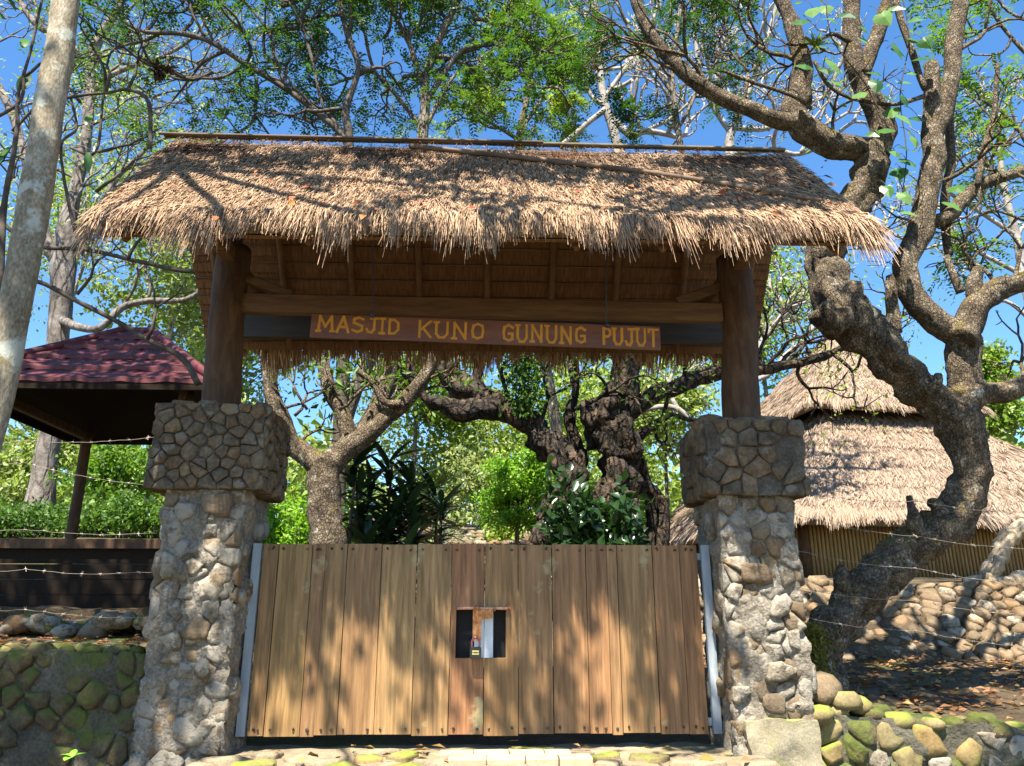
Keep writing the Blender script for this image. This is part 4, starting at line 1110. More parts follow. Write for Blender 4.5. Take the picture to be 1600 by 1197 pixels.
for i, (px, py) in enumerate(heart):
    p = at(px, py, Yf-0.3+rng.uniform(-0.15,0.15))
    o = bpy.data.objects.new('leaf', hm); COL.objects.link(o); o.parent = hv
    o.location = p-org(hv); s = rng.uniform(0.1,0.17); o.scale = (s,s,s)
    zz = Vector((rng.uniform(-.6,.6),-0.8,rng.uniform(0.1,1.2))).normalized(); yy = Vector((rng.uniform(-.5,.5),-0.2,-1)); yy = (yy-zz*yy.dot(zz)).normalized(); xx = yy.cross(zz)
    o.rotation_euler = Matrix((xx,yy,zz)).transposed().to_euler()
    q = p+Vector((rng.uniform(-.05,.05),0.12,rng.uniform(.05,.2)))
    mb.tube([p, p.lerp(q,0.5)+Vector((0,0,0.03)), q], [0.0025]*3, 4, 2)
for ln in ([(1405,-20),(1420,60),(1405,150),(1415,240),(1405,330)],[(1290,-20),(1300,60),(1350,130),(1385,200)]):
    mb.tube([at(a,b,Yf-0.25) for a, b in ln], [0.005]*len(ln), 5, 4, 0, 1, 2.0)
mb.build('stem', M['bark_dark'], hv, True)
# bird's-nest like tuft of strap leaves on the limb
ep = thing('strap_leaf_plant', 'bright tuft of strap leaves growing on the frangipani limb', 'plant', at(1275,72,Yf-0.1))
c = at(1275,72,Yf-0.12); P = np.tile(np.array(c),(26,1)); D = rs.normal(size=(26,3)); D[:,2] = np.abs(D[:,2])*0.5
leaf_sheet('leaves', ep, P, 0.16, M['leaf'], GREEN_Y, rs, 0.13, D)
# dense moss skirt at the trunk base
mo = thing('moss_clump', 'yellow-green moss clump hanging on the frangipani trunk base', 'moss', at(1270,1000,Yf-0.15))
P = []
for i in range(1500):
    t = rng.random(); p = at(1258+30*t*rng.random()+rng.gauss(0,9)+12*(1-t), 975+85*rng.random(), Yf-0.2+rng.gauss(0,0.05)); P.append(p)
leaf_sheet('tufts', mo, P, 0.035, M['leaf'], [(0.17,0.15,0.02),(0.1,0.11,0.02),(0.26,0.22,0.04)], rs, 0.4, None, None, 0.8)

# -- leaning pale trunk in the left foreground, its crown spreads overhead and shades the gate
Yl = -1.3
lt = thing('leaning_tree', 'pale smooth leaning trunk in the left foreground', 'tree', base_of(-120,Yl))
mb = MB()
b0 = at(-95,930,Yl); b1 = Vector((b0.x-0.05, Yl, gz(b0.x,Yl)-0.1))
P_ = [b1, b0]+[at(a,b,Yl) for a, b in ((-42,760),(-19,690),(1,600),(30,450),(57,300),(79,160),(98,40),(112,-50))]
R_ = [0.12,0.09]+[rad(at(a,b,Yl), q) for a, b, q in ((-48,760,28),(-26,690,28),(-8,600,29),(20,450,30),(45,300,30),(68,160,28),(89,40,27),(104,-50,26))]
top = P_[-1]+Vector((0.12,-0.1,0.9)); P_.append(top); R_.append(0.07)
mb.tube(P_, R_, 18, 6, 0.07, 5, 0.12, 2)
# where its leaf masses hang: above things they shade in the photo
rng = random.Random(21)
targets = []
def shade(n, x0, x1, y, z0, z1, hh):
    for i in range(n):
        p = Vector((rng.uniform(x0,x1), y, rng.uniform(z0,z1)))
        h = rng.uniform(*hh)
        targets.append((p+SV*((h-p.z)/SV.z), 0.55 if hh[0] < 5 else 1.0))
shade(24, -4.4, -1.95, -0.15, -0.2, 0.5, (5.6,7.2))       # left wall
shade(9, -5.2, -2.6, 1.2, 0.5, 0.9, (6.0,7.4))            # ground behind it
shade(8, 0.2, 1.35, -0.02, -0.1, 0.42, (4.7,5.5))           # lower right of the gate
shade(3, -1.3, 0.2, -0.02, 0.0, 0.7, (4.7,5.5))
shade(1, -1.9, -1.45, -0.3, -0.1, 0.3, (5.6,6.6))         # left pillar
shade(7, 2.9, 4.5, -0.15, -0.6, 0.05, (5.8,6.8))
shade(20, 2.2, 3.7, 0.85, 0.2, 2.3, (5.8,7.2))            # lower trunk of the frangipani
shade(10, 2.4, 5.2, 1.6, 0.2, 0.3, (6.2,7.4))          # right end of the low wall
for i in range(40):                                        # roof
    t = rng.random(); s = rng.uniform(-2.2,1.9)
    if t > 0.55 and rng.random() < 0.6: t *= 0.5
    p = Vector((s, -t*1.0, 3.95-1.15*t)); h = rng.uniform(5.2,6.2); targets.append((p+SV*((h-p.z)/SV.z), 0.6))
hubs = []
for i in range(7):
    a = i/7*6.28
    hubs.append(top+Vector((1.0+1.6*math.cos(a), -1.4+1.3*math.sin(a), 0.7+0.3*rng.random())))
    mb.tube([top-Vector((0,0,0.1)), top.lerp(hubs[-1],0.5)+Vector((0,0,0.15)), hubs[-1]], [0.04,0.028,0.018], 8, 4, 0.08, 5, 0.9, i)
bases = []
for q, fz in targets:
    hbs = min(hubs, key=lambda k: (k-q).length)
    mb.tube([hbs, hbs.lerp(q,0.5)+Vector((rng.uniform(-.1,.1),rng.uniform(-.1,.1),0.1)), q], [0.009,0.006,0.004], 5, 3)
    for k in range(max(4,int(9*fz))):
        v = q+Vector((rng.gauss(0,0.17*fz),rng.gauss(0,0.17*fz),rng.gauss(0,0.12)))
        mb.tube([q.lerp(hbs,0.08), v], [0.005,0.003], 3, 1); bases.append(v)
mb.build('trunk', M['bark_pale'], lt, True)
P = np.repeat(np.array(bases), 15, 0)+rs.normal(size=(len(bases)*15,3))*0.075
leaf_sheet('crown', lt, P, 0.115, M['leaf'], GREEN_M, rs, 0.5)

# -- unseen tree added outside the left edge to shade the gazebo
stt = thing('added_shade_tree', 'unseen broad tree added outside the left edge to shade the gazebo', 'tree', (-8.2,2.2,gz(-8.2,2.2)))
mb = MB(); rng = random.Random(12); q0 = Vector((-8.2,2.2,gz(-8.2,2.2)-0.1))
mb.tube([q0,q0+Vector((0.1,0,2.5)),q0+Vector((0.4,0.1,5))], [0.3,0.24,0.2], 12, 6, 0.12, 3, 0.3)
tq = q0+Vector((0.4,0.1,5)); bases = []
for i in range(50):
    p = Vector((rng.uniform(-6.0,-3.2), rng.uniform(2.8,5.6), rng.uniform(2.2,3.9))) if i < 26 else Vector((rng.uniform(-5.6,-2.2), rng.uniform(1.2,3.4), rng.uniform(0.4,1.4)))
    hgt = rng.uniform(7.6,9.2)
    q = p+SV*((hgt-p.z)/SV.z)
    mb.tube([tq, tq.lerp(q,0.5)+Vector((0,0,0.6)), q], [0.06,0.035,0.012], 5, 4)
    for k in range(12):
        v = q+Vector((rng.gauss(0,0.33),rng.gauss(0,0.33),rng.gauss(0,0.2))); mb.tube([q,v],[0.008,0.004],3,1); bases.append(v)
mb.build('trunk', M['bark_mid'], stt, True)
P = np.repeat(np.array(bases), 13, 0)+rs.normal(size=(len(bases)*13,3))*0.12
leaf_sheet('crown', stt, P, 0.15, M['leaf'], GREEN_M, rs, 0.5)

# -- thin dark plumeria boughs at the left edge
dp = thing('young_frangipani', 'thin dark frangipani boughs with few big leaves at the left edge', 'tree', base_of(60,0.9))
mb = MB(); Yd = 0.9; tips = []; rng = random.Random(5)
limb(mb, [(-60,900,9.5),(-40,700,8.8),(-20,560,8.2),(0,430,7.5),(5,330,6.1),(25,215,4.8),(28,150,3.4),(45,90,2.7),(60,25,2.7),(70,-20,2.0)], Yd, 8, 0.15, 6, 0.3, 1)
limb(mb, [(0,430,6.1),(60,440,4.8),(110,465,4.8),(170,495,4.4),(230,530,4.8),(285,560,5.4),(310,600,6.1)], Yd+0.6, 8, 0.15, 6, 0.4, 2)
limb(mb, [(5,350,4.8),(60,385,4.1),(130,390,4.1),(200,405,4.1),(270,420,4.1),(310,425,3.4)], Yd+0.5, 7, 0.15, 6, 0.5, 3)
limb(mb, [(20,205,3.4),(60,165,2.7),(110,152,3.4),(165,145,2.7),(200,140,3.4),(232,160,4.1),(235,232,4.1)], Yd+0.2, 7, 0.15, 6, 0.4, 4)
limb(mb, [(-20,190,4.1),(30,160,3.4),(38,120,2.7)], Yd, 7, 0.15, 6, 0.4, 5)
limb(mb, [(130,400,3.4),(110,330,3.4),(95,230,2.7),(120,200,2.7),(110,150,2.7),(125,160,2.7)], Yd+0.3, 7, 0.15, 6, 0.4, 6)
limb(mb, [(110,230,2.7),(150,238,2.7),(160,160,2.7),(165,125,2.0)], Yd+0.3, 7, 0.15, 6, 0.4, 7)
for (px, py, dx, dz) in ((165,145,.3,.9),(200,140,.3,.8),(125,160,-.5,.8),(38,120,.6,.8),(70,-10,.2,1),(60,165,.3,.9),(152,238,.8,.3),(165,125,.3,1),(310,425,.9,.2),(200,405,.2,1),(5,330,-.6,.6),(150,300,.6,.5),(95,230,-.6,.5),(120,460,.7,.6),(230,530,.4,1)):
    p = at(px,py,Yd+0.25); grow(mb, p, (dx,rng.uniform(-.3,.3),dz), rad(p,3.6), 0.28, 2, rng, tips, 0.6, 0.25, (2,2), 5, 0.2)
mb.build('trunk', M['bark_dark'], dp, True)
def strap_mesh(nm, wid, m):
    n_ = 7; v = []
    for i in range(n_):
        t = i/(n_-1); ww = wid*math.sin(math.pi*min(1,t*0.93+0.07))**0.7
        v += [(-ww,t,-0.25*t*t+0.06*ww*3),(0,t,-0.25*t*t),(ww,t,-0.25*t*t+0.06*ww*3)]
    me = bpy.data.meshes.new(nm); me.from_pydata(v, [], [f for i in range(n_-1) for f in ((3*i,3*i+1,3*i+4,3*i+3),(3*i+1,3*i+2,3*i+5,3*i+4))])
    me.materials.append(m); me.polygons.foreach_set('use_smooth',[True]*len(me.polygons))
    return me
SM = strap_mesh('broad_leaf', 0.17, M['vine_leaf'])
for (px, py, rz, tilt) in ((37,75,20,70),(37,118,180,-75),(135,195,10,75),(138,238,200,-80),(150,240,265,-10),(48,120,190,-60),(15,230,170,-60)):
    o = bpy.data.objects.new('leaf', SM); COL.objects.link(o); o.parent = dp
    o.location = at(px,py,Yd+0.2)-org(dp); s = rng.uniform(0.17,0.24); o.scale = (s,s,s); o.rotation_euler = (R(tilt),R(rng.uniform(-20,20)),R(rz))

# -- dry clump caught in the branches
dc = thing('dry_leaf_clump', 'dark dried leaf clump caught on a twig above the roof', 'leaves', at(251,112,1.2))
P = np.array(at(251,112,1.2))+rs.normal(size=(60,3))*np.array([0.03,0.03,0.045])
leaf_sheet('leaves', dc, P, 0.07, M['litter'], [(0.02,0.012,0.008),(0.06,0.03,0.015)], rs, 0.6)
mb = MB(); mb.tube([at(251,112,1.2),at(258,104,1.2),at(290,120,1.2)], [0.005,0.006,0.008], 5, 3); mb.build('twig', M['bark_dark'], dc, True)

# -- frangipani just inside the gate, left
Yg = 2.6
fg = thing('frangipani_tree', 'grey forked frangipani just behind the left leaf of the gate', 'tree', base_of(508,Yg))
mb = MB(); tips = []; rng = random.Random(14)
limb(mb, [(520,960,40),(512,860,33),(508,800,30),(504,750,28),(508,722,28)], Yg, 14, 0.22, 5, 0.25, 1)
e1 = limb(mb, [(505,735,24),(478,715,19),(452,690,17),(440,650,15),(425,610,13),(415,540,10)], Yg, 10, 0.2, 5, 0.3, 2)
e2 = limb(mb, [(510,735,25),(540,703,20),(580,672,16),(625,632,14),(660,596,13),(682,550,11),(705,500,9)], Yg, 10, 0.2, 5, 0.3, 3)
e3 = limb(mb, [(512,725,22),(545,690,16,.2),(536,650,14,.2),(516,610,13,.2),(505,565,12,.2),(500,520,10,.2)], Yg, 10, 0.2, 5, 0.3, 4)
limb(mb, [(560,685,16,.3),(590,640,17,.4),(605,590,17,.4),(612,540,15,.4),(615,470,13,.4)], Yg, 10, 0.2, 5, 0.3, 5)
limb(mb, [(625,632,8),(600,628,6),(585,600,5),(560,580,5)], Yg-0.1, 8, 0.2, 5, 0.3, 6)
limb(mb, [(438,655,7),(410,640,6),(380,635,6)], Yg, 7, 0.2, 5, 0.3, 7)
for e in (e1,e2,e3): grow(mb, e[0], e[1], e[2], 0.6, 3, rng, tips, 0.6, 0.3, (2,3), 6, 0.2)
for (px, py, dx, dz) in ((470,690,.4,.9),(480,640,-.3,.7),(460,650,.6,.6),(640,615,.9,.3),(590,665,.2,.9),(530,640,.8,.5),(660,596,.9,.4),(440,640,.7,.5)):
    p = at(px,py,Yg); grow(mb, p, (dx,rng.uniform(-.4,.4),dz), rad(p,3.2), 0.3, 2, rng, tips, 0.6, 0.2, (2,2), 4, 0.25)
mb.build('trunk', M['bark_frangi'], fg, True)
P = scatter(tips, rs, 9, 0.13, 0)
leaf_sheet('crown', fg, P, 0.11, M['leaf'], GREEN_M, rs, 0.35)

# -- old gnarled pair behind the middle of the gate
Yn = 5.2
gn1 = thing('gnarled_tree', 'ancient gnarled tree leaning left with burnt orange scars behind the gate', 'tree', base_of(880,Yn))
mb = MB(); rng = random.Random(31); tips = []
limb(mb, [(845,880,38.6),(862,825,30.2),(880,785,26.9),(893,755,26.0),(882,725,26.0),(862,700,26.9),(840,675,21.8),(815,655,20.2),(785,640,21.8),(750,625,23.5),(722,602,20.2),(700,580,16.8),(682,556,12.6),(660,520,8.4)], Yn, 30, 0.4, 6, 0.4, 1, 7, 0.22)
limb(mb, [(770,640,16.8,-.2),(730,640,16.8,-.3),(695,632,15.1,-.3),(668,622,10.1,-.3),(650,600,6.7,-.3),(640,560,5.0,-.3)], Yn, 12, 0.45, 5, 0.5, 2, 7, 0.22)
limb(mb, [(735,610,8.4),(750,570,6.7),(755,530,5.9),(760,480,4.2)], Yn, 8, 0.3, 5, 0.3, 3, 7, 0.22)
limb(mb, [(880,760,16.8),(905,730,13.4,.3),(900,690,11.8,.3),(890,650,9.2,.3),(900,600,6.7,.3),(890,540,5.0,.3)], Yn, 10, 0.4, 5, 0.4, 4, 7, 0.22)
for (px, py, dx, dz) in ((700,580,-.6,.8),(650,600,-.8,.4),(755,540,.2,1),(790,640,.2,1),(840,670,.5,.9),(720,600,-.1,1),(668,622,-.9,.1),(895,600,.5,.8),(900,640,.8,.3)):
    p = at(px,py,Yn); grow(mb, p, (dx,rng.uniform(-.4,.4),dz), rad(p,4.5), 0.5, 3, rng, tips, 0.65, 0.15, (2,3), 5, 0.3)
mb.build('trunk', M['bark_gnarl'], gn1, True)
leaf_sheet('crown', gn1, scatter(tips, rs, 12, 0.14, 0), 0.075, M['leaf'], GREEN_M, rs, 0.5)
gn2 = thing('gnarled_tree', 'thick burled trunk with one long limb reaching right behind the gate', 'tree', base_of(970,Yn))
mb = MB(); tips = []
limb(mb, [(966,890,40),(965,840,39),(966,795,38.6),(972,750,31.9),(971,715,30.2),(962,680,37.0),(958,655,37.0),(970,620,30.2),(975,580,20.2),(968,545,16.8),(960,490,13.4),(955,400,10.1)], Yn, 30, 0.4, 6, 0.35, 6, 7, 0.22)
limb(mb, [(965,668,23.5),(930,660,16.8,-.1),(915,640,11.8,-.1),(912,625,6.7,-.1)], Yn, 10, 0.5, 6, 0.3, 7, 7, 0.22)
e1 = limb(mb, [(970,645,23.5),(1000,628,18.5),(1030,612,16.0),(1065,600,15.1),(1120,582,12.6),(1160,572,10.9),(1200,576,9.2),(1250,566,7.6),(1300,552,6.7),(1345,530,5.0)], Yn, 12, 0.35, 4.5, 0.4, 8, 7, 0.22)
limb(mb, [(990,690,8.4),(1015,670,6.7),(1045,650,5.0),(1075,655,4.2),(1105,660,3.4)], Yn, 8, 0.3, 5, 0.3, 9, 7, 0.22)
limb(mb, [(985,590,11.8),(1000,560,8.4),(1010,520,6.7),(1020,450,5.0)], Yn, 8, 0.3, 5, 0.3, 10, 7, 0.22)
limb(mb, [(990,765,11.8,.2),(1010,760,10.1,.2),(1028,775,10.1,.2),(1038,810,10.1,.2),(1036,870,10.9,.2)], Yn, 10, 0.35, 5, 0.3, 11, 7, 0.22)
limb(mb, [(990,700,10.1,.3),(1005,740,9.2,.3),(1020,790,10.1,.3),(1015,870,10.9,.3)], Yn, 10, 0.35, 5, 0.3, 12, 7, 0.22)
for (px, py, dx, dz) in ((1065,600,.2,1),(1120,582,-.2,1),(1160,572,.4,.9),(1200,576,.3,.9),(1230,570,.7,.6),(1250,566,.3,-.6),(1300,552,.8,.4),(1345,530,.9,.4),(1010,520,.6,.8),(955,500,-.7,.7),(960,560,-.9,.4),(1040,612,.1,-.7),(1190,575,-.4,.8),(1270,560,.1,1),(1300,552,.4,-.8),(1220,572,.2,1)):
    p = at(px,py,Yn); grow(mb, p, (dx,rng.uniform(-.4,.4),dz), rad(p,4), 0.5, 3, rng, tips, 0.65, 0.1, (2,3), 5, 0.32)
mb.build('trunk', M['bark_gnarl'], gn2, True)
leaf_sheet('crown', gn2, scatter(tips, rs, 6, 0.14, 0), 0.07, M['leaf'], GREEN_Y, rs, 0.5)

# -- great pale tree far left
Yk = 13.0
kp = thing('pale_giant_tree', 'tall pale grey trunk with bare whitish boughs at far left behind the gazebo', 'tree', base_of(66,Yk))
mb = MB(); tips = []; rng = random.Random(44)
limb(mb, [(50,860,32.8),(60,790,28.1),(70,735,23.4),(78,680,21.1),(88,580,20.3),(94,480,20.3),(98,420,21.8),(106,350,17.2),(122,280,11.7),(136,200,10.1),(141,110,10.1),(150,70,10.9),(175,30,7.8),(200,-20,6.2),(230,-100,4.7)], Yk, 14, 0.14, 1.5, 0.2, 1)
limb(mb, [(98,420,14.0),(70,370,12.5),(62,320,10.1),(40,250,9.4),(20,180,8.6),(-10,120,7.0),(-40,60,5.5)], Yk, 10, 0.12, 1.5, 0.3, 2)
limb(mb, [(141,115,7.0),(120,80,6.2),(100,60,7.0),(60,40,7.0),(30,0,6.2),(0,-60,5.5)], Yk, 10, 0.12, 1.5, 0.3, 3)
limb(mb, [(130,220,6.2),(150,140,5.5),(190,110,5.5),(250,90,3.9),(300,60,3.1),(330,20,2.3)], Yk, 8, 0.12, 1.5, 0.3, 4)
limb(mb, [(94,500,9.4),(150,515,7.0,-1),(190,480,7.0,-1),(230,470,6.2,-1),(290,468,4.7,-1),(330,440,3.9,-1)], Yk, 8, 0.12, 1.5, 0.4, 5)
limb(mb, [(100,400,9.4),(150,330,6.2),(190,270,4.7),(230,230,3.9),(250,170,3.1)], Yk, 8, 0.12, 1.5, 0.4, 6)
for (px, py, dx, dz) in ((141,110,.8,.5),(136,200,.9,.4),(175,30,.8,.5),(150,140,.7,.7),(190,110,.4,.9),(250,90,.6,.6),(60,40,-.2,1),(20,180,.6,.7),(40,250,.7,.6),(190,270,.7,.5),(230,230,.8,.5),(150,330,.8,.4),(230,470,.3,.9),(190,480,.5,.8),(290,468,.6,.6),(120,280,-.6,.6),(62,320,-.7,.5),(0,140,-.3,.9),(106,350,.9,.5),(200,-10,.6,.7),(180,120,.9,.2),(110,70,-.3,.9),(220,100,.5,-.5),(300,60,.8,.2)):
    p = at(px,py,Yk); grow(mb, p, (dx,rng.uniform(-.4,.4),dz), rad(p,3.4), 1.0, 4, rng, tips, 0.6, 0.12, (2,3), 4, 0.25, 0.76, 0.68)
mb.build('trunk', M['bark_grey'], kp, True)
leaf_sheet('crown', kp, scatter(tips, rs, 2, 0.3, 0), 0.13, M['leaf'], PALE_G, rs, 0.5)

# -- trees whose crowns rise above the roof
def tall(label, base_px, Y, limbs, grow_at, bark, cols, per, lsize, seed, frond=True, L=0.9, flen=0.3, lev=4, rp=4.0, npr=2, k=7, thin=0.72):
    t = thing('canopy_tree', label, 'tree', base_of(base_px,Y), 'leafy trees rising behind the roof')
    mb = MB(); rng = random.Random(seed); rs = np.random.RandomState(seed); tips = []; ap = []
    for i, l in enumerate(limbs): limb(mb, l, Y, 9, 0.14, 3, 0.3, seed+i)
    for (px, py, dx, dz) in grow_at:
        p = at(px,py,Y); grow(mb, p, (dx,rng.uniform(-.5,.5),dz), rad(p,rp), L, lev, rng, tips, 0.6, 0.08, (2,3), 4, 0.28, 0.76, 0.66, ap)
    mb.build('trunk', bark, t, True)
    B = np.array([q[0] for q in tips if q[2] <= 1])
    if frond:
        B = np.repeat(B, npr, 0)+rs.normal(size=(len(B)*npr,3))*0.06
        keep_ = rs.uniform(size=len(B)) < thin; P, D, NN = fronds(B[keep_], rs, per, flen, k)
        leaf_sheet('crown', t, P, lsize, M['leaf'], cols, rs, 0.42, D, NN)
    else:
        leaf_sheet('crown', t, scatter(tips, rs, per, lsize*1.6, 1), lsize, M['leaf'], cols, rs, 0.6)
    return t
tall('dark leafy tree with a long bough sweeping left above the roof', 540, 5.5,
     [[(520,960,15.6),(528,760,14.0),(532,640,13.3),(538,500,10.9),(543,330,9.4),(545,215,8.6),(540,170,7.0),(560,110,5.5),(545,60,5.5),(530,0,4.7),(520,-60,3.9)],
      [(545,230,7.0),(530,205,6.2),(500,180,6.2),(450,140,5.5),(383,100,5.5),(333,67,5.5),(283,53,4.7),(227,50,3.9),(187,30,3.5),(125,-5,3.1)],
      [(450,140,3.9),(430,95,3.1),(420,50,3.1),(380,0,2.7)], [(333,112,3.1),(300,125,3.1),(265,118,2.7),(262,90,2.3)], [(383,100,3.1),(350,120,3.1),(310,122,2.3),(262,118,2.3)],
      [(545,215,4.7),(505,165,3.1),(490,100,3.1),(470,40,2.7),(440,-20,2.3)]],
     [(500,180,-.3,.9),(450,140,-.6,.6),(383,100,.2,.9),(333,67,-.2,1),(283,53,.2,1),(227,50,-.1,1),(430,95,-.6,.8),(420,50,.4,.9),(490,100,.6,.7),(545,60,.6,.7),(540,170,-.5,-.1),(400,120,.2,-.8),(350,80,-.3,-.6),(470,40,-.3,1),(560,110,.6,.5),(300,125,-.4,-.4),(480,165,-.7,-.2),(380,0,-.4,.8),(250,50,-.6,-.3),(440,10,.6,.6),(520,-20,.1,1),(320,60,.3,.8)],
     M['bark_dark'], [(0.03,0.085,0.018),(0.05,0.12,0.02),(0.1,0.17,0.025),(0.025,0.07,0.02)], 2, 0.07, 61, L=0.62, npr=1)
tall('pale-trunked leafy tree rising straight above the middle of the roof', 660, 6.5,
     [[(500,960,14.0),(512,790,13.3),(545,640,12.5),(630,430,10.9),(661,215,10.1),(665,120,7.8),(690,55,6.2),(715,0,5.5),(735,-60,3.9)], [(663,140,5.5),(640,70,4.7),(610,10,3.9),(590,-40,3.1)], [(662,170,5.5),(715,85,4.7),(760,70,3.1),(800,60,2.3)], [(661,205,4.7),(720,110,3.1),(790,125,2.7),(820,110,2.3)],
      [(657,200,3.9),(620,150,3.9),(585,110,3.1),(570,50,3.1)]],
     [(665,120,-.6,.6),(690,55,.4,.9),(640,70,-.5,.8),(610,10,-.4,.9),(715,85,.5,.6),(760,70,.8,.3),(715,0,.4,.8),(800,60,.9,-.1),(790,125,.8,-.3),(620,150,-.6,.5),(585,110,-.7,.5),(570,50,-.3,.9),(680,90,.8,.2),(760,90,.7,-.6),(650,100,-.1,1),(740,30,.7,.4),(600,60,.5,.5),(630,120,.3,.2),(700,30,-.4,.6),(820,110,.5,-.7),(670,150,.8,.1),(590,0,.5,.5)],
     M['bark_mid'], [(0.035,0.1,0.018),(0.06,0.14,0.02),(0.13,0.2,0.028),(0.025,0.075,0.02)], 2, 0.075, 62, L=0.55, npr=1)
tall('bright yellow-green feathery tree drooping beside the open sky above the roof', 840, 8.5,
     [[(900,960,10.9),(885,760,10.1),(830,440,8.6),(812,230,7.0),(822,160,5.5),(835,90,3.9),(840,40,3.1)], [(815,200,3.9),(850,150,3.1),(865,110,2.3)], [(812,220,3.9),(780,200,3.1),(745,180,2.3)]],
     [(835,90,.4,.5),(840,40,.2,.9),(822,130,.8,-.2),(850,150,.7,-.4),(865,110,.5,-.2),(780,200,-.7,.1),(820,160,-.5,.4),(830,60,-.6,.5),(855,130,.3,.6)],
     M['bark_mid'], GREEN_Y, 2, 0.085, 63, L=0.42, lev=3, rp=3, npr=2)
tall('leafy tree with dark rounded leaflets hanging right of the open sky', 1050, 3.4,
     [[(1155,960,10.9),(1155,700,10.1),(1135,480,8.6),(1075,300,7.0),(1060,200,5.5),(1050,120,4.7),(1060,40,3.9),(1070,-40,3.1)], [(1055,150,3.9),(1010,90,3.1),(980,40,2.7),(960,-10,2.3)], [(1060,200,3.1),(1085,150,3.1),(1100,80,2.3)]],
     [(1010,90,-.6,.2),(980,40,-.5,.5),(1050,120,-.5,.5),(1060,40,.4,.9),(1085,150,.6,-.2),(1100,80,.6,.5),(1000,70,-.2,-.8),(1030,100,-.3,-.8),(1040,60,-.2,.8),(960,0,-.3,.2),(1075,110,.3,-.7),(1055,160,-.6,-.4),(1090,20,.6,.4)],
     M['bark_mid'], GREEN_D, 2, 0.05, 64, L=0.34, lev=3, rp=3, flen=0.2, npr=2)
tall('feathery-leaved tree at the right edge of the view', 1640, 2.0,
     [[(1700,1100,17.2),(1690,800,15.6),(1680,500,13.3),(1660,250,10.9),(1640,80,8.6),(1630,-40,6.2)], [(1670,330,7.0),(1620,250,4.7),(1590,200,3.9),(1560,170,3.1)], [(1645,120,6.2),(1600,80,4.7),(1565,40,3.9),(1540,0,3.1)], [(1680,420,6.2),(1630,360,4.7),(1590,340,3.1),(1560,330,2.3)]],
     [(1590,200,-.5,-.4),(1560,170,-.6,-.3),(1600,80,-.3,-.6),(1565,40,-.6,-.2),(1540,0,-.7,.2),(1620,250,-.5,-.6),(1590,340,-.5,-.6),(1560,330,-.8,.1),(1580,60,-.2,-.9),(1600,120,-.6,-.2),(1570,180,.2,-.9),(1600,30,-.4,.3)],
     M['bark_mid'], GREEN_B, 2, 0.055, 65, L=0.3, lev=3, rp=3.4, flen=0.22, npr=1)

# -- leafless pale frangipanis with a thicket of twigs
def bare(label, base_px, Y, limbs, grow_at, seed, L=0.75, lev=4, rp=4.5, mat='bark_white', per=1):
    t = thing('bare_tree', label, 'tree', base_of(base_px,Y), 'leafless pale trees')
    mb = MB(); rng = random.Random(seed); tips = []
    for i, l in enumerate(limbs): limb(mb, l, Y, 9, 0.16, 3, 0.35, seed+i)
    for (px, py, dx, dz) in grow_at:
        p = at(px,py,Y); grow(mb, p, (dx,rng.uniform(-.6,.6),dz), rad(p,rp), L, lev, rng, tips, 0.55, 0.2, (2,3), 5, 0.24, 0.78, 0.7)
    mb.build('trunk', M[mat], t, True)
    r4 = np.random.RandomState(seed)
    leaf_sheet('crown', t, scatter(tips, r4, per, 0.1, 0), 0.1, M['leaf'], GREEN_Y, r4, 0.4)
bare('pale leafless frangipani spreading above the right half of the roof', 960, 8.0,
     [[(985,960,13.0),(972,620,12.2),(955,300,10.8),(966,232,8.6),(945,165,7.9),(938,110,5.8),(934,40,4.3),(930,-20,3.6)], [(945,170,5.8),(910,200,5.0),(876,230,5.0)], [(950,180,5.8),(985,210,7.2),(1010,205,5.8),(1060,215,4.3)], [(940,160,4.3),(975,110,4.3),(1010,60,3.6),(1030,0,2.9)]],
     [(934,40,-.3,.9),(938,110,.7,.6),(975,110,.6,.7),(1010,60,-.3,.9),(985,210,.3,.9),(1010,205,.6,.6),(1060,215,.5,.7),(1030,0,.3,.9),(945,165,-.7,.5),(930,0,.5,.8),(1000,200,-.1,1),(1040,210,.1,1),(934,70,-.8,.3),(960,140,.9,.2)], 71, L=0.6)
bare('dense leafless frangipani between the roof end and the big twisted tree', 1150, 6.5,
     [[(1155,960,13.0),(1158,700,12.2),(1145,420,10.8),(1140,240,9.4),(1150,190,7.9),(1180,120,5.8),(1200,60,4.3),(1215,0,3.6)], [(1145,210,5.8),(1110,160,5.0),(1090,90,4.3),(1085,20,3.6)], [(1150,200,5.8),(1200,200,5.0),(1240,170,4.3),(1290,150,3.6)], [(1140,240,5.0),(1200,235,5.0),(1250,240,4.3),(1300,220,3.6)]],
     [(1180,120,.5,.8),(1200,60,-.2,1),(1110,160,-.5,.8),(1090,90,.3,1),(1085,20,-.3,.9),(1200,200,.2,1),(1240,170,.4,.9),(1290,150,.6,.7),(1250,240,.4,.7),(1300,220,.6,.5),(1150,190,-.1,1),(1215,0,.5,.8),(1120,180,.4,.9),(1270,230,.2,1),(1210,235,-.2,1)], 72, L=0.5)
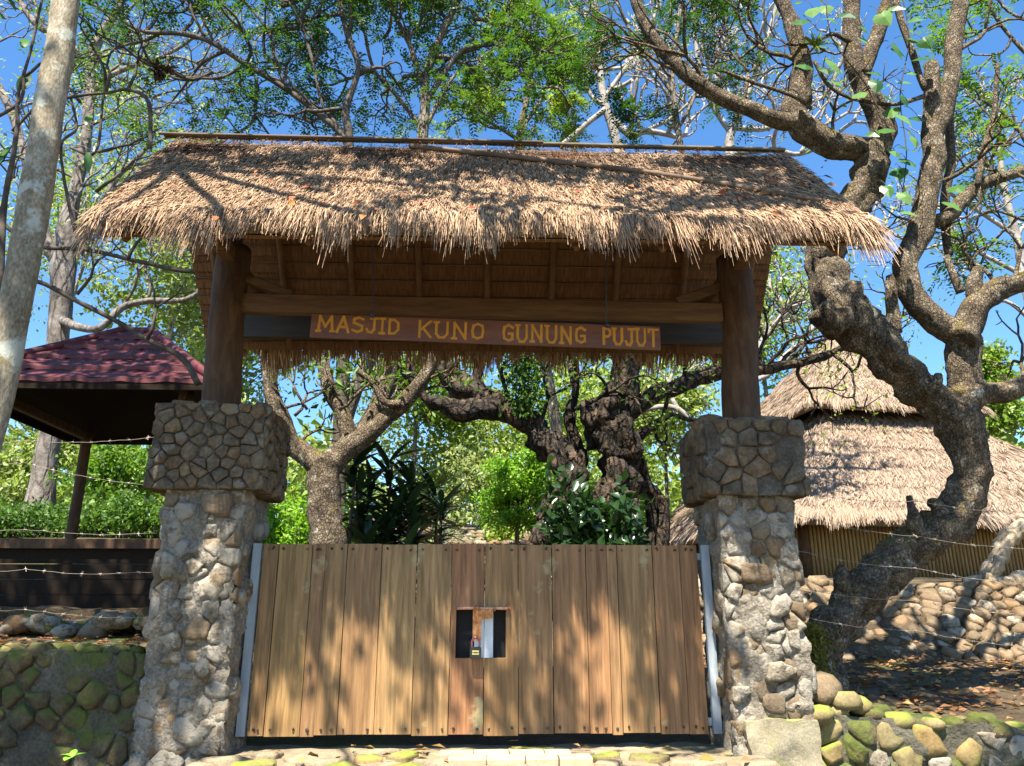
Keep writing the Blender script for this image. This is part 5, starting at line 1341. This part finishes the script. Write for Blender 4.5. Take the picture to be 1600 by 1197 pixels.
bare('tangle of leafless pale branches behind the upper right of the tree', 1560, 5.0,
     [[(1620,960,11.5),(1620,700,10.8),(1610,500,9.4),(1590,380,7.9),(1570,300,6.5),(1560,220,5.0)], [(1600,430,5.0),(1540,400,4.3),(1490,380,3.6),(1440,390,2.9)], [(1590,370,5.0),(1530,330,4.3),(1480,300,3.6)], [(1610,500,4.3),(1570,470,3.6),(1520,480,2.9)]],
     [(1570,300,-.4,.8),(1560,220,-.3,.9),(1540,400,-.3,.8),(1490,380,-.6,.5),(1530,330,-.2,.9),(1480,300,-.6,.7),(1590,380,.2,.9),(1570,470,-.7,.4),(1440,390,-.5,.5),(1560,250,.5,.8),(1520,320,-.7,-.1)], 73, L=0.45)
bare('leafless pale boughs crossing behind the right gate post', 1180, 7.2,
     [[(1165,960,10.1),(1165,800,9.4),(1160,700,7.9),(1165,600,6.5),(1200,520,5.8),(1250,470,4.3)], [(1150,600,4.3),(1210,580,4.3),(1280,500,3.6)], [(1105,690,5.0),(1060,640,5.0),(1010,640,4.3),(960,660,2.9)]],
     [(1200,520,.3,.9),(1250,470,.5,.7),(1210,580,.7,.5),(1150,600,.8,.5),(1180,545,.9,.2),(1280,500,.3,.8),(1060,640,-.4,.8),(1010,640,-.6,.6),(1230,490,-.4,.9),(1040,640,.3,.9)], 74, L=0.5, mat='bark_white', per=3)

# -- the wood on the hillside behind
def bgtree(label, px, Y, ptop, pbot, wpx, ncl, per, lsize, cols, seed, bark='bark_mid', lean=0.0, sd=0.3, name='background_tree', cat='tree', group='trees of the hillside wood'):
    rng = random.Random(seed); r5 = np.random.RandomState(seed)
    t = thing(name, label, cat, base_of(px,Y), group)
    zt, zb = at(px,ptop,Y).z, at(px,pbot,Y).z
    hw = rad(at(px,(ptop+pbot)/2,Y), wpx)/2
    bx, by, bz = t.location
    c = Vector((bx+lean, Y, (zt+zb)/2)); hh = (zt-zb)/2
    mb = MB()
    tr = max(0.04, 0.025*hw+0.012*hh)
    mb.tube([(bx,by,bz-0.1),(bx+lean*0.3,by,bz+(zb-bz)*0.6),(c.x,c.y,zb+0.3*hh),(c.x,c.y,c.z+0.3*hh)], [tr*1.3,tr,tr*0.8,tr*0.4], 9, 5, 0.12, 2, 0.3, seed)
    cl = []
    for i in range(ncl):
        d = Vector((rng.gauss(0,1),rng.gauss(0,1),rng.gauss(0,1))).normalized()*(rng.random()**0.45)
        q = c+Vector((d.x*hw, d.y*hw*0.8, d.z*hh)); cl.append(q)
        if i % 2 == 0:
            s = Vector((c.x,c.y,zb+rng.uniform(0.1,0.9)*hh))
            mb.tube([s, s.lerp(q,0.5)+Vector((rng.uniform(-.2,.2),rng.uniform(-.2,.2),rng.uniform(-.1,.2)))*hw*0.3, q], [tr*0.35,tr*0.22,tr*0.07], 4, 3)
    mb.build('trunk', M[bark], t, True)
    cl = np.array(cl); n = len(cl)
    ssd = sd*hw*r5.uniform(0.5,1.2,(n,1))
    P = np.repeat(cl, per, 0)+r5.normal(size=(n*per,3))*np.repeat(ssd, per, 0)*np.array([[1,1,0.62]])
    # clumps of one tree differ a little in their own green
    C = np.array(cols)
    leaf_sheet('crown', t, P, lsize, M['leaf'], cols, r5, 0.55)
    return t
bgtree('tall airy light green tree behind the pale giant trunk at far left', 30, 20, 60, 560, 330, 40, 190, 0.17, PALE_G+GREEN_Y, 101, 'bark_white')
bgtree('light green tree between the left gate post and the pale giant trunk', 215, 17, 210, 570, 280, 44, 170, 0.2, GREEN_Y+PALE_G, 102, 'bark_white')
bgtree('dappled green tree behind the roof end and the gazebo', 300, 22, 380, 700, 300, 40, 150, 0.24, GREEN_M+PALE_G, 103)
bgtree('small bright tree showing under the gazebo eave', 165, 12, 680, 810, 150, 22, 150, 0.12, GREEN_B, 104)
bgtree('pale sunlit tree seen below the gazebo eave at far left', 20, 15, 640, 800, 180, 24, 150, 0.15, PALE_G+GREEN_Y, 105)
bgtree('leafy tree filling the view left of the gnarled tree under the roof', 640, 16, 500, 690, 230, 34, 140, 0.17, GREEN_M+GREEN_Y, 106)
bgtree('airy pale tree on the slope behind the spiky plants', 690, 18, 640, 830, 250, 36, 150, 0.17, PALE_G+GREEN_Y, 107, 'bark_white')
bgtree('rounded bright green bush-like tree behind the gate middle', 808, 6.4, 700, 850, 112, 40, 200, 0.065, [(0.1,0.25,0.02),(0.16,0.33,0.025),(0.24,0.38,0.03)], 108, sd=0.24)
bgtree('yellow-green tree behind the two gnarled trunks', 890, 17, 530, 720, 260, 40, 150, 0.16, GREEN_Y, 109)
bgtree('sunny tree between gnarled trunk and right gate post', 1050, 15, 560, 740, 190, 34, 160, 0.15, GREEN_Y+PALE_G, 110)
bgtree('green shrub-like tree at the foot of the gnarled trunk by the thatched eave', 985, 14, 690, 850, 110, 26, 200, 0.11, GREEN_M+GREEN_Y, 111)
bgtree('light green tree in the gap right of the right gate post', 1225, 22, 390, 600, 200, 40, 170, 0.2, GREEN_Y+GREEN_B, 112)
bgtree('distant green tree standing beyond the mosque at the right edge', 1590, 26, 545, 700, 120, 34, 170, 0.24, GREEN_Y+GREEN_B, 113)
bgtree('thin light green tree behind the steps', 745, 13, 690, 830, 100, 16, 110, 0.12, PALE_G, 117, 'bark_white')
# far wood, one mass
fw = MB()
r6 = np.random.RandomState(9)
n = 52000
X = r6.uniform(-60,70,n); Yy = r6.uniform(34,50,n)
top_ = 6.5+2.4*np.sin(X*0.31)+1.6*np.sin(X*0.83+2)
Z = 4.0+top_*r6.uniform(0,1,n)**0.8
wd = leaf_sheet('far_wood', None, np.stack([X,Yy,Z],1), 0.6, M['leaf'], GREEN_Y+PALE_G, r6, 0.6)
tag(wd, 'hazy green wood on the hill far behind everything', 'wood')

# -- hedges and shrubs
def shrub(label, px, Y, ptop, pbot, wpx, n, lsize, cols, seed, name='shrub', asp=0.5, group='garden shrubs', mat='leaf', cat='shrub', sq=0.5):
    r5 = np.random.RandomState(seed); rng = random.Random(seed)
    a = at(px,pbot,Y); t = thing(name, label, cat, (a.x,a.y,min(a.z,gz(a.x,a.y)+0.1)), group)
    zt = at(px,ptop,Y).z; zb = min(a.z, gz(a.x,a.y)); hw = rad(a,wpx)/2
    mb = MB(); P = []
    k = max(8, n//90)
    for i in range(k):
        u = rng.uniform(-1,1); v = rng.uniform(-1,1)
        hgt = (zt-zb)*(0.55+0.45*rng.random())*(1-sq*0.5*u*u)
        q = Vector((a.x+u*hw, Y+v*min(hw,0.9)*0.8, zb+hgt*rng.uniform(0.35,1)))
        mb.tube([(a.x+u*hw*0.6,Y+v*0.3,zb-0.05), (a.x+u*hw*0.8,Y+v*0.4,(zb+q.z)/2), q], [0.014,0.01,0.005], 4, 2)
        P.append(q)
    mb.build('stems', M['bark_mid'], t)
    P = np.array(P); sd = np.array([[max(0.08,hw/6),0.16,(zt-zb)*0.13]])
    P = np.repeat(P, n//k, 0)+r5.normal(size=(k*(n//k),3))*sd
    leaf_sheet('leaves', t, P, lsize, M[mat], cols, r5, asp)
shrub('trimmed dark green hedge behind the gazebo left', 60, 9.5, 785, 850, 260, 6500, 0.09, GREEN_M+GREEN_D, 201)
shrub('trimmed bright green hedge between gazebo and left pillar', 195, 9.0, 775, 850, 190, 5500, 0.09, GREEN_B+GREEN_D, 202)
shrub('bright leafy bush between the left pillar and the frangipani', 438, 5.6, 772, 850, 110, 4200, 0.075, [(0.1,0.25,0.02),(0.16,0.33,0.025),(0.24,0.38,0.03)], 203)
shrub('green bush right of the grey frangipani trunk', 560, 5.4, 775, 850, 80, 3200, 0.075, GREEN_B+GREEN_M, 204)
shrub('small yellow-green plant by the stone steps', 783, 8.0, 790, 850, 50, 1500, 0.08, GREEN_Y, 205)
shrub('pale dry shrub beside the steps', 715, 7.6, 800, 852, 60, 900, 0.09, [(0.3,0.3,0.22),(0.2,0.22,0.14)], 206, asp=0.12)
shrub('dark glossy big-leaved climber smothering the burled trunk base', 925, 4.7, 735, 855, 130, 3000, 0.15, [(0.012,0.035,0.012),(0.02,0.05,0.016),(0.03,0.07,0.02)], 207, 'glossy_climber', 0.6, None, 'leaf_gloss', 'vine')
vn = thing('hanging_vine', 'green vine hanging in a curtain from the leaning gnarled limb', 'vine', at(815,600,5.0))
P = []; rng = random.Random(3)
for i in range(1700):
    u = rng.gauss(0,16); v = rng.random(); P.append(at(818+u, 545+95*v+10*math.sin(u), 5.0+rng.gauss(0,0.12)))
leaf_sheet('leaves', vn, P, 0.06, M['leaf'], GREEN_D+GREEN_M, rs, 0.6, None, None, 1.0)
mb = MB()
for i in range(9): mb.tube([at(800+i*5,545,5.0),at(801+i*5,600,5.0),at(799+i*5,640,5.0)], [0.006]*3, 4, 3)
mb.build('stems', M['bark_dark'], vn)
# spiky plants, each blade a piece
DM = strap_mesh('blade', 0.105, M['vine_dark'] if 'vine_dark' in M else flat('blade_green', (0.02,0.045,0.018), 0.35))
def spiky(label, px, Y, ptop, n_stem, seed):
    rng = random.Random(seed); a = base_of(px,Y)
    t = thing('dracaena', label, 'plant', a, 'spiky plants behind the gate')
    zt = at(px,ptop,Y).z
    for s in range(n_stem):
        x = a[0]+rng.uniform(-.3,.3); y = Y+rng.uniform(-.3,.3); h = a[2]+(zt-a[2])*rng.uniform(0.55,0.95)
        mb = MB(); mb.tube([(x*0.6+a[0]*0.4,y,a[2]-0.05),(x,y,(a[2]+h)/2),(x+rng.uniform(-.05,.05),y,h)], [0.025,0.02,0.014], 6, 3); mb.build('stem', M['bark_dark'], t, True)
        for k in range(32):
            o = bpy.data.objects.new('blade', DM); COL.objects.link(o); o.parent = t
            f = k/32
            o.location = Vector((x,y,h-0.5*f+0.05))-Vector(a); sc = rng.uniform(0.3,0.46); o.scale = (sc,sc,sc)
            o.rotation_euler = (R(rng.uniform(30,75)-55*f), R(rng.uniform(-10,10)), rng.uniform(0,6.28))
spiky('tall dark spiky-leaved plant just behind the left gate leaf', 575, 3.4, 685, 6, 301)
spiky('shorter dark spiky-leaved plant right of the tall one', 645, 3.6, 735, 5, 302)
spiky('low dark spiky-leaved plant in front of the left bush', 612, 3.1, 765, 5, 303)

# -- bleached stump on the terrace
ro = thing('bleached_root', 'bleached gnarled root standing on the terrace at the right edge', 'root', at(1560,905,4.0))
mb = MB()
limb(mb, [(1505,912,9),(1535,900,14),(1555,878,15),(1572,850,16),(1600,828,18),(1650,800,20)], 4.0, 16, 0.7, 8, 0.5, 1, 7)
limb(mb, [(1540,905,12),(1570,908,11),(1600,900,12),(1640,905,14)], 3.9, 10, 0.5, 9, 0.4, 2)
limb(mb, [(1560,870,10),(1555,900,10),(1548,925,8)], 3.9, 9, 0.5, 9, 0.4, 3)
mb.build('wood', M['bark_root'], ro, True)

# ------------------------------------------------------------------ fallen leaves, litter, seedling
def litter(name, label, P, size, cols, seed, NN=None):
    r7 = np.random.RandomState(seed); n = len(P)
    if NN is None: NN = np.tile([[0,0,1.0]],(n,1))
    D = r7.normal(size=(n,3)); D -= NN*np.sum(D*NN,1,keepdims=True)
    o = leaf_sheet(name, None, P, size, M['litter'], cols, r7, 0.5, D, NN+r7.normal(size=(n,3))*0.35)
    return tag(o, label, 'leaves', None, 'stuff')
DRY = [(0.22,0.07,0.03),(0.3,0.16,0.06),(0.14,0.06,0.035),(0.35,0.24,0.1),(0.1,0.05,0.03)]
rng = random.Random(17)
P = []
for i in range(2600):
    x = rng.uniform(1.9,7); y = rng.uniform(0.15,3.3); P.append((x,y,gz(x,y)+rng.uniform(0.005,0.03)))
for i in range(1500):
    x = rng.uniform(-6,-1.9); y = rng.uniform(0.15,3.0); P.append((x,y,gz(x,y)+rng.uniform(0.005,0.03)))
litter('ground_litter', 'dry brown leaf litter on the earth behind both low walls', P, 0.07, DRY, 1)
P = [(rng.uniform(-4.6,-1.95), rng.uniform(-0.16,0.14), 0.52+rng.uniform(0,0.02)) for i in range(46)]
litter('wall_top_leaves', 'orange fallen leaves strewn on top of the left mossy wall', P, 0.085, [(0.45,0.14,0.05),(0.4,0.22,0.1),(0.3,0.1,0.06)], 2)
RED = [(0.3,0.07,0.035),(0.22,0.06,0.03),(0.4,0.16,0.05),(0.16,0.05,0.03)]
P = []
for i in range(75):
    u = rng.random()
    px_ = rng.gauss(1210,60) if u < 0.4 else rng.uniform(240,1270)
    py_ = rng.gauss(285,18) if u < 0.4 else rng.uniform(262,350)
    P.append(on_front(min(1290,px_), py_, 0.085))
litter('roof_leaves', 'reddish and yellow fallen leaves lying on the front thatch', np.array(P), 0.06, RED+RED+[(0.42,0.3,0.05)], 3, np.tile(np.array([fn_]),(75,1)))
P = [(rng.uniform(-1.3,1.4), rng.uniform(-0.7,-0.1), -0.035) for i in range(26)]
litter('landing_leaves', 'few yellowed leaves on the stone landing below the gate', P, 0.07, DRY+[(0.3,0.4,0.03)], 4)
sd_ = thing('seedling', 'small bright green seedling at the foot of the left wall', 'plant', at(110,1215,-0.3))
b = at(112,1215,-0.3); mb = MB(); mb.tube([b, b+Vector((0.005,0,0.04)), at(112,1182,-0.3)], [0.003]*3, 5, 2); mb.build('stem', M['vine_leaf'], sd_)
for (rz, tl_, s) in ((60,20,0.075),(-60,25,0.07),(180,10,0.075),(10,45,0.06),(120,30,0.06)):
    o = bpy.data.objects.new('leaf', bpy.data.meshes['seed_leaf'] if 'seed_leaf' in bpy.data.meshes else strap_mesh('seed_leaf', 0.3, flat('seed_green', (0.16,0.36,0.03), 0.4))); COL.objects.link(o); o.parent = sd_
    o.location = at(112,1183,-0.3)-org(sd_); o.scale = (s,s,s); o.rotation_euler = (R(tl_),0,R(rz))
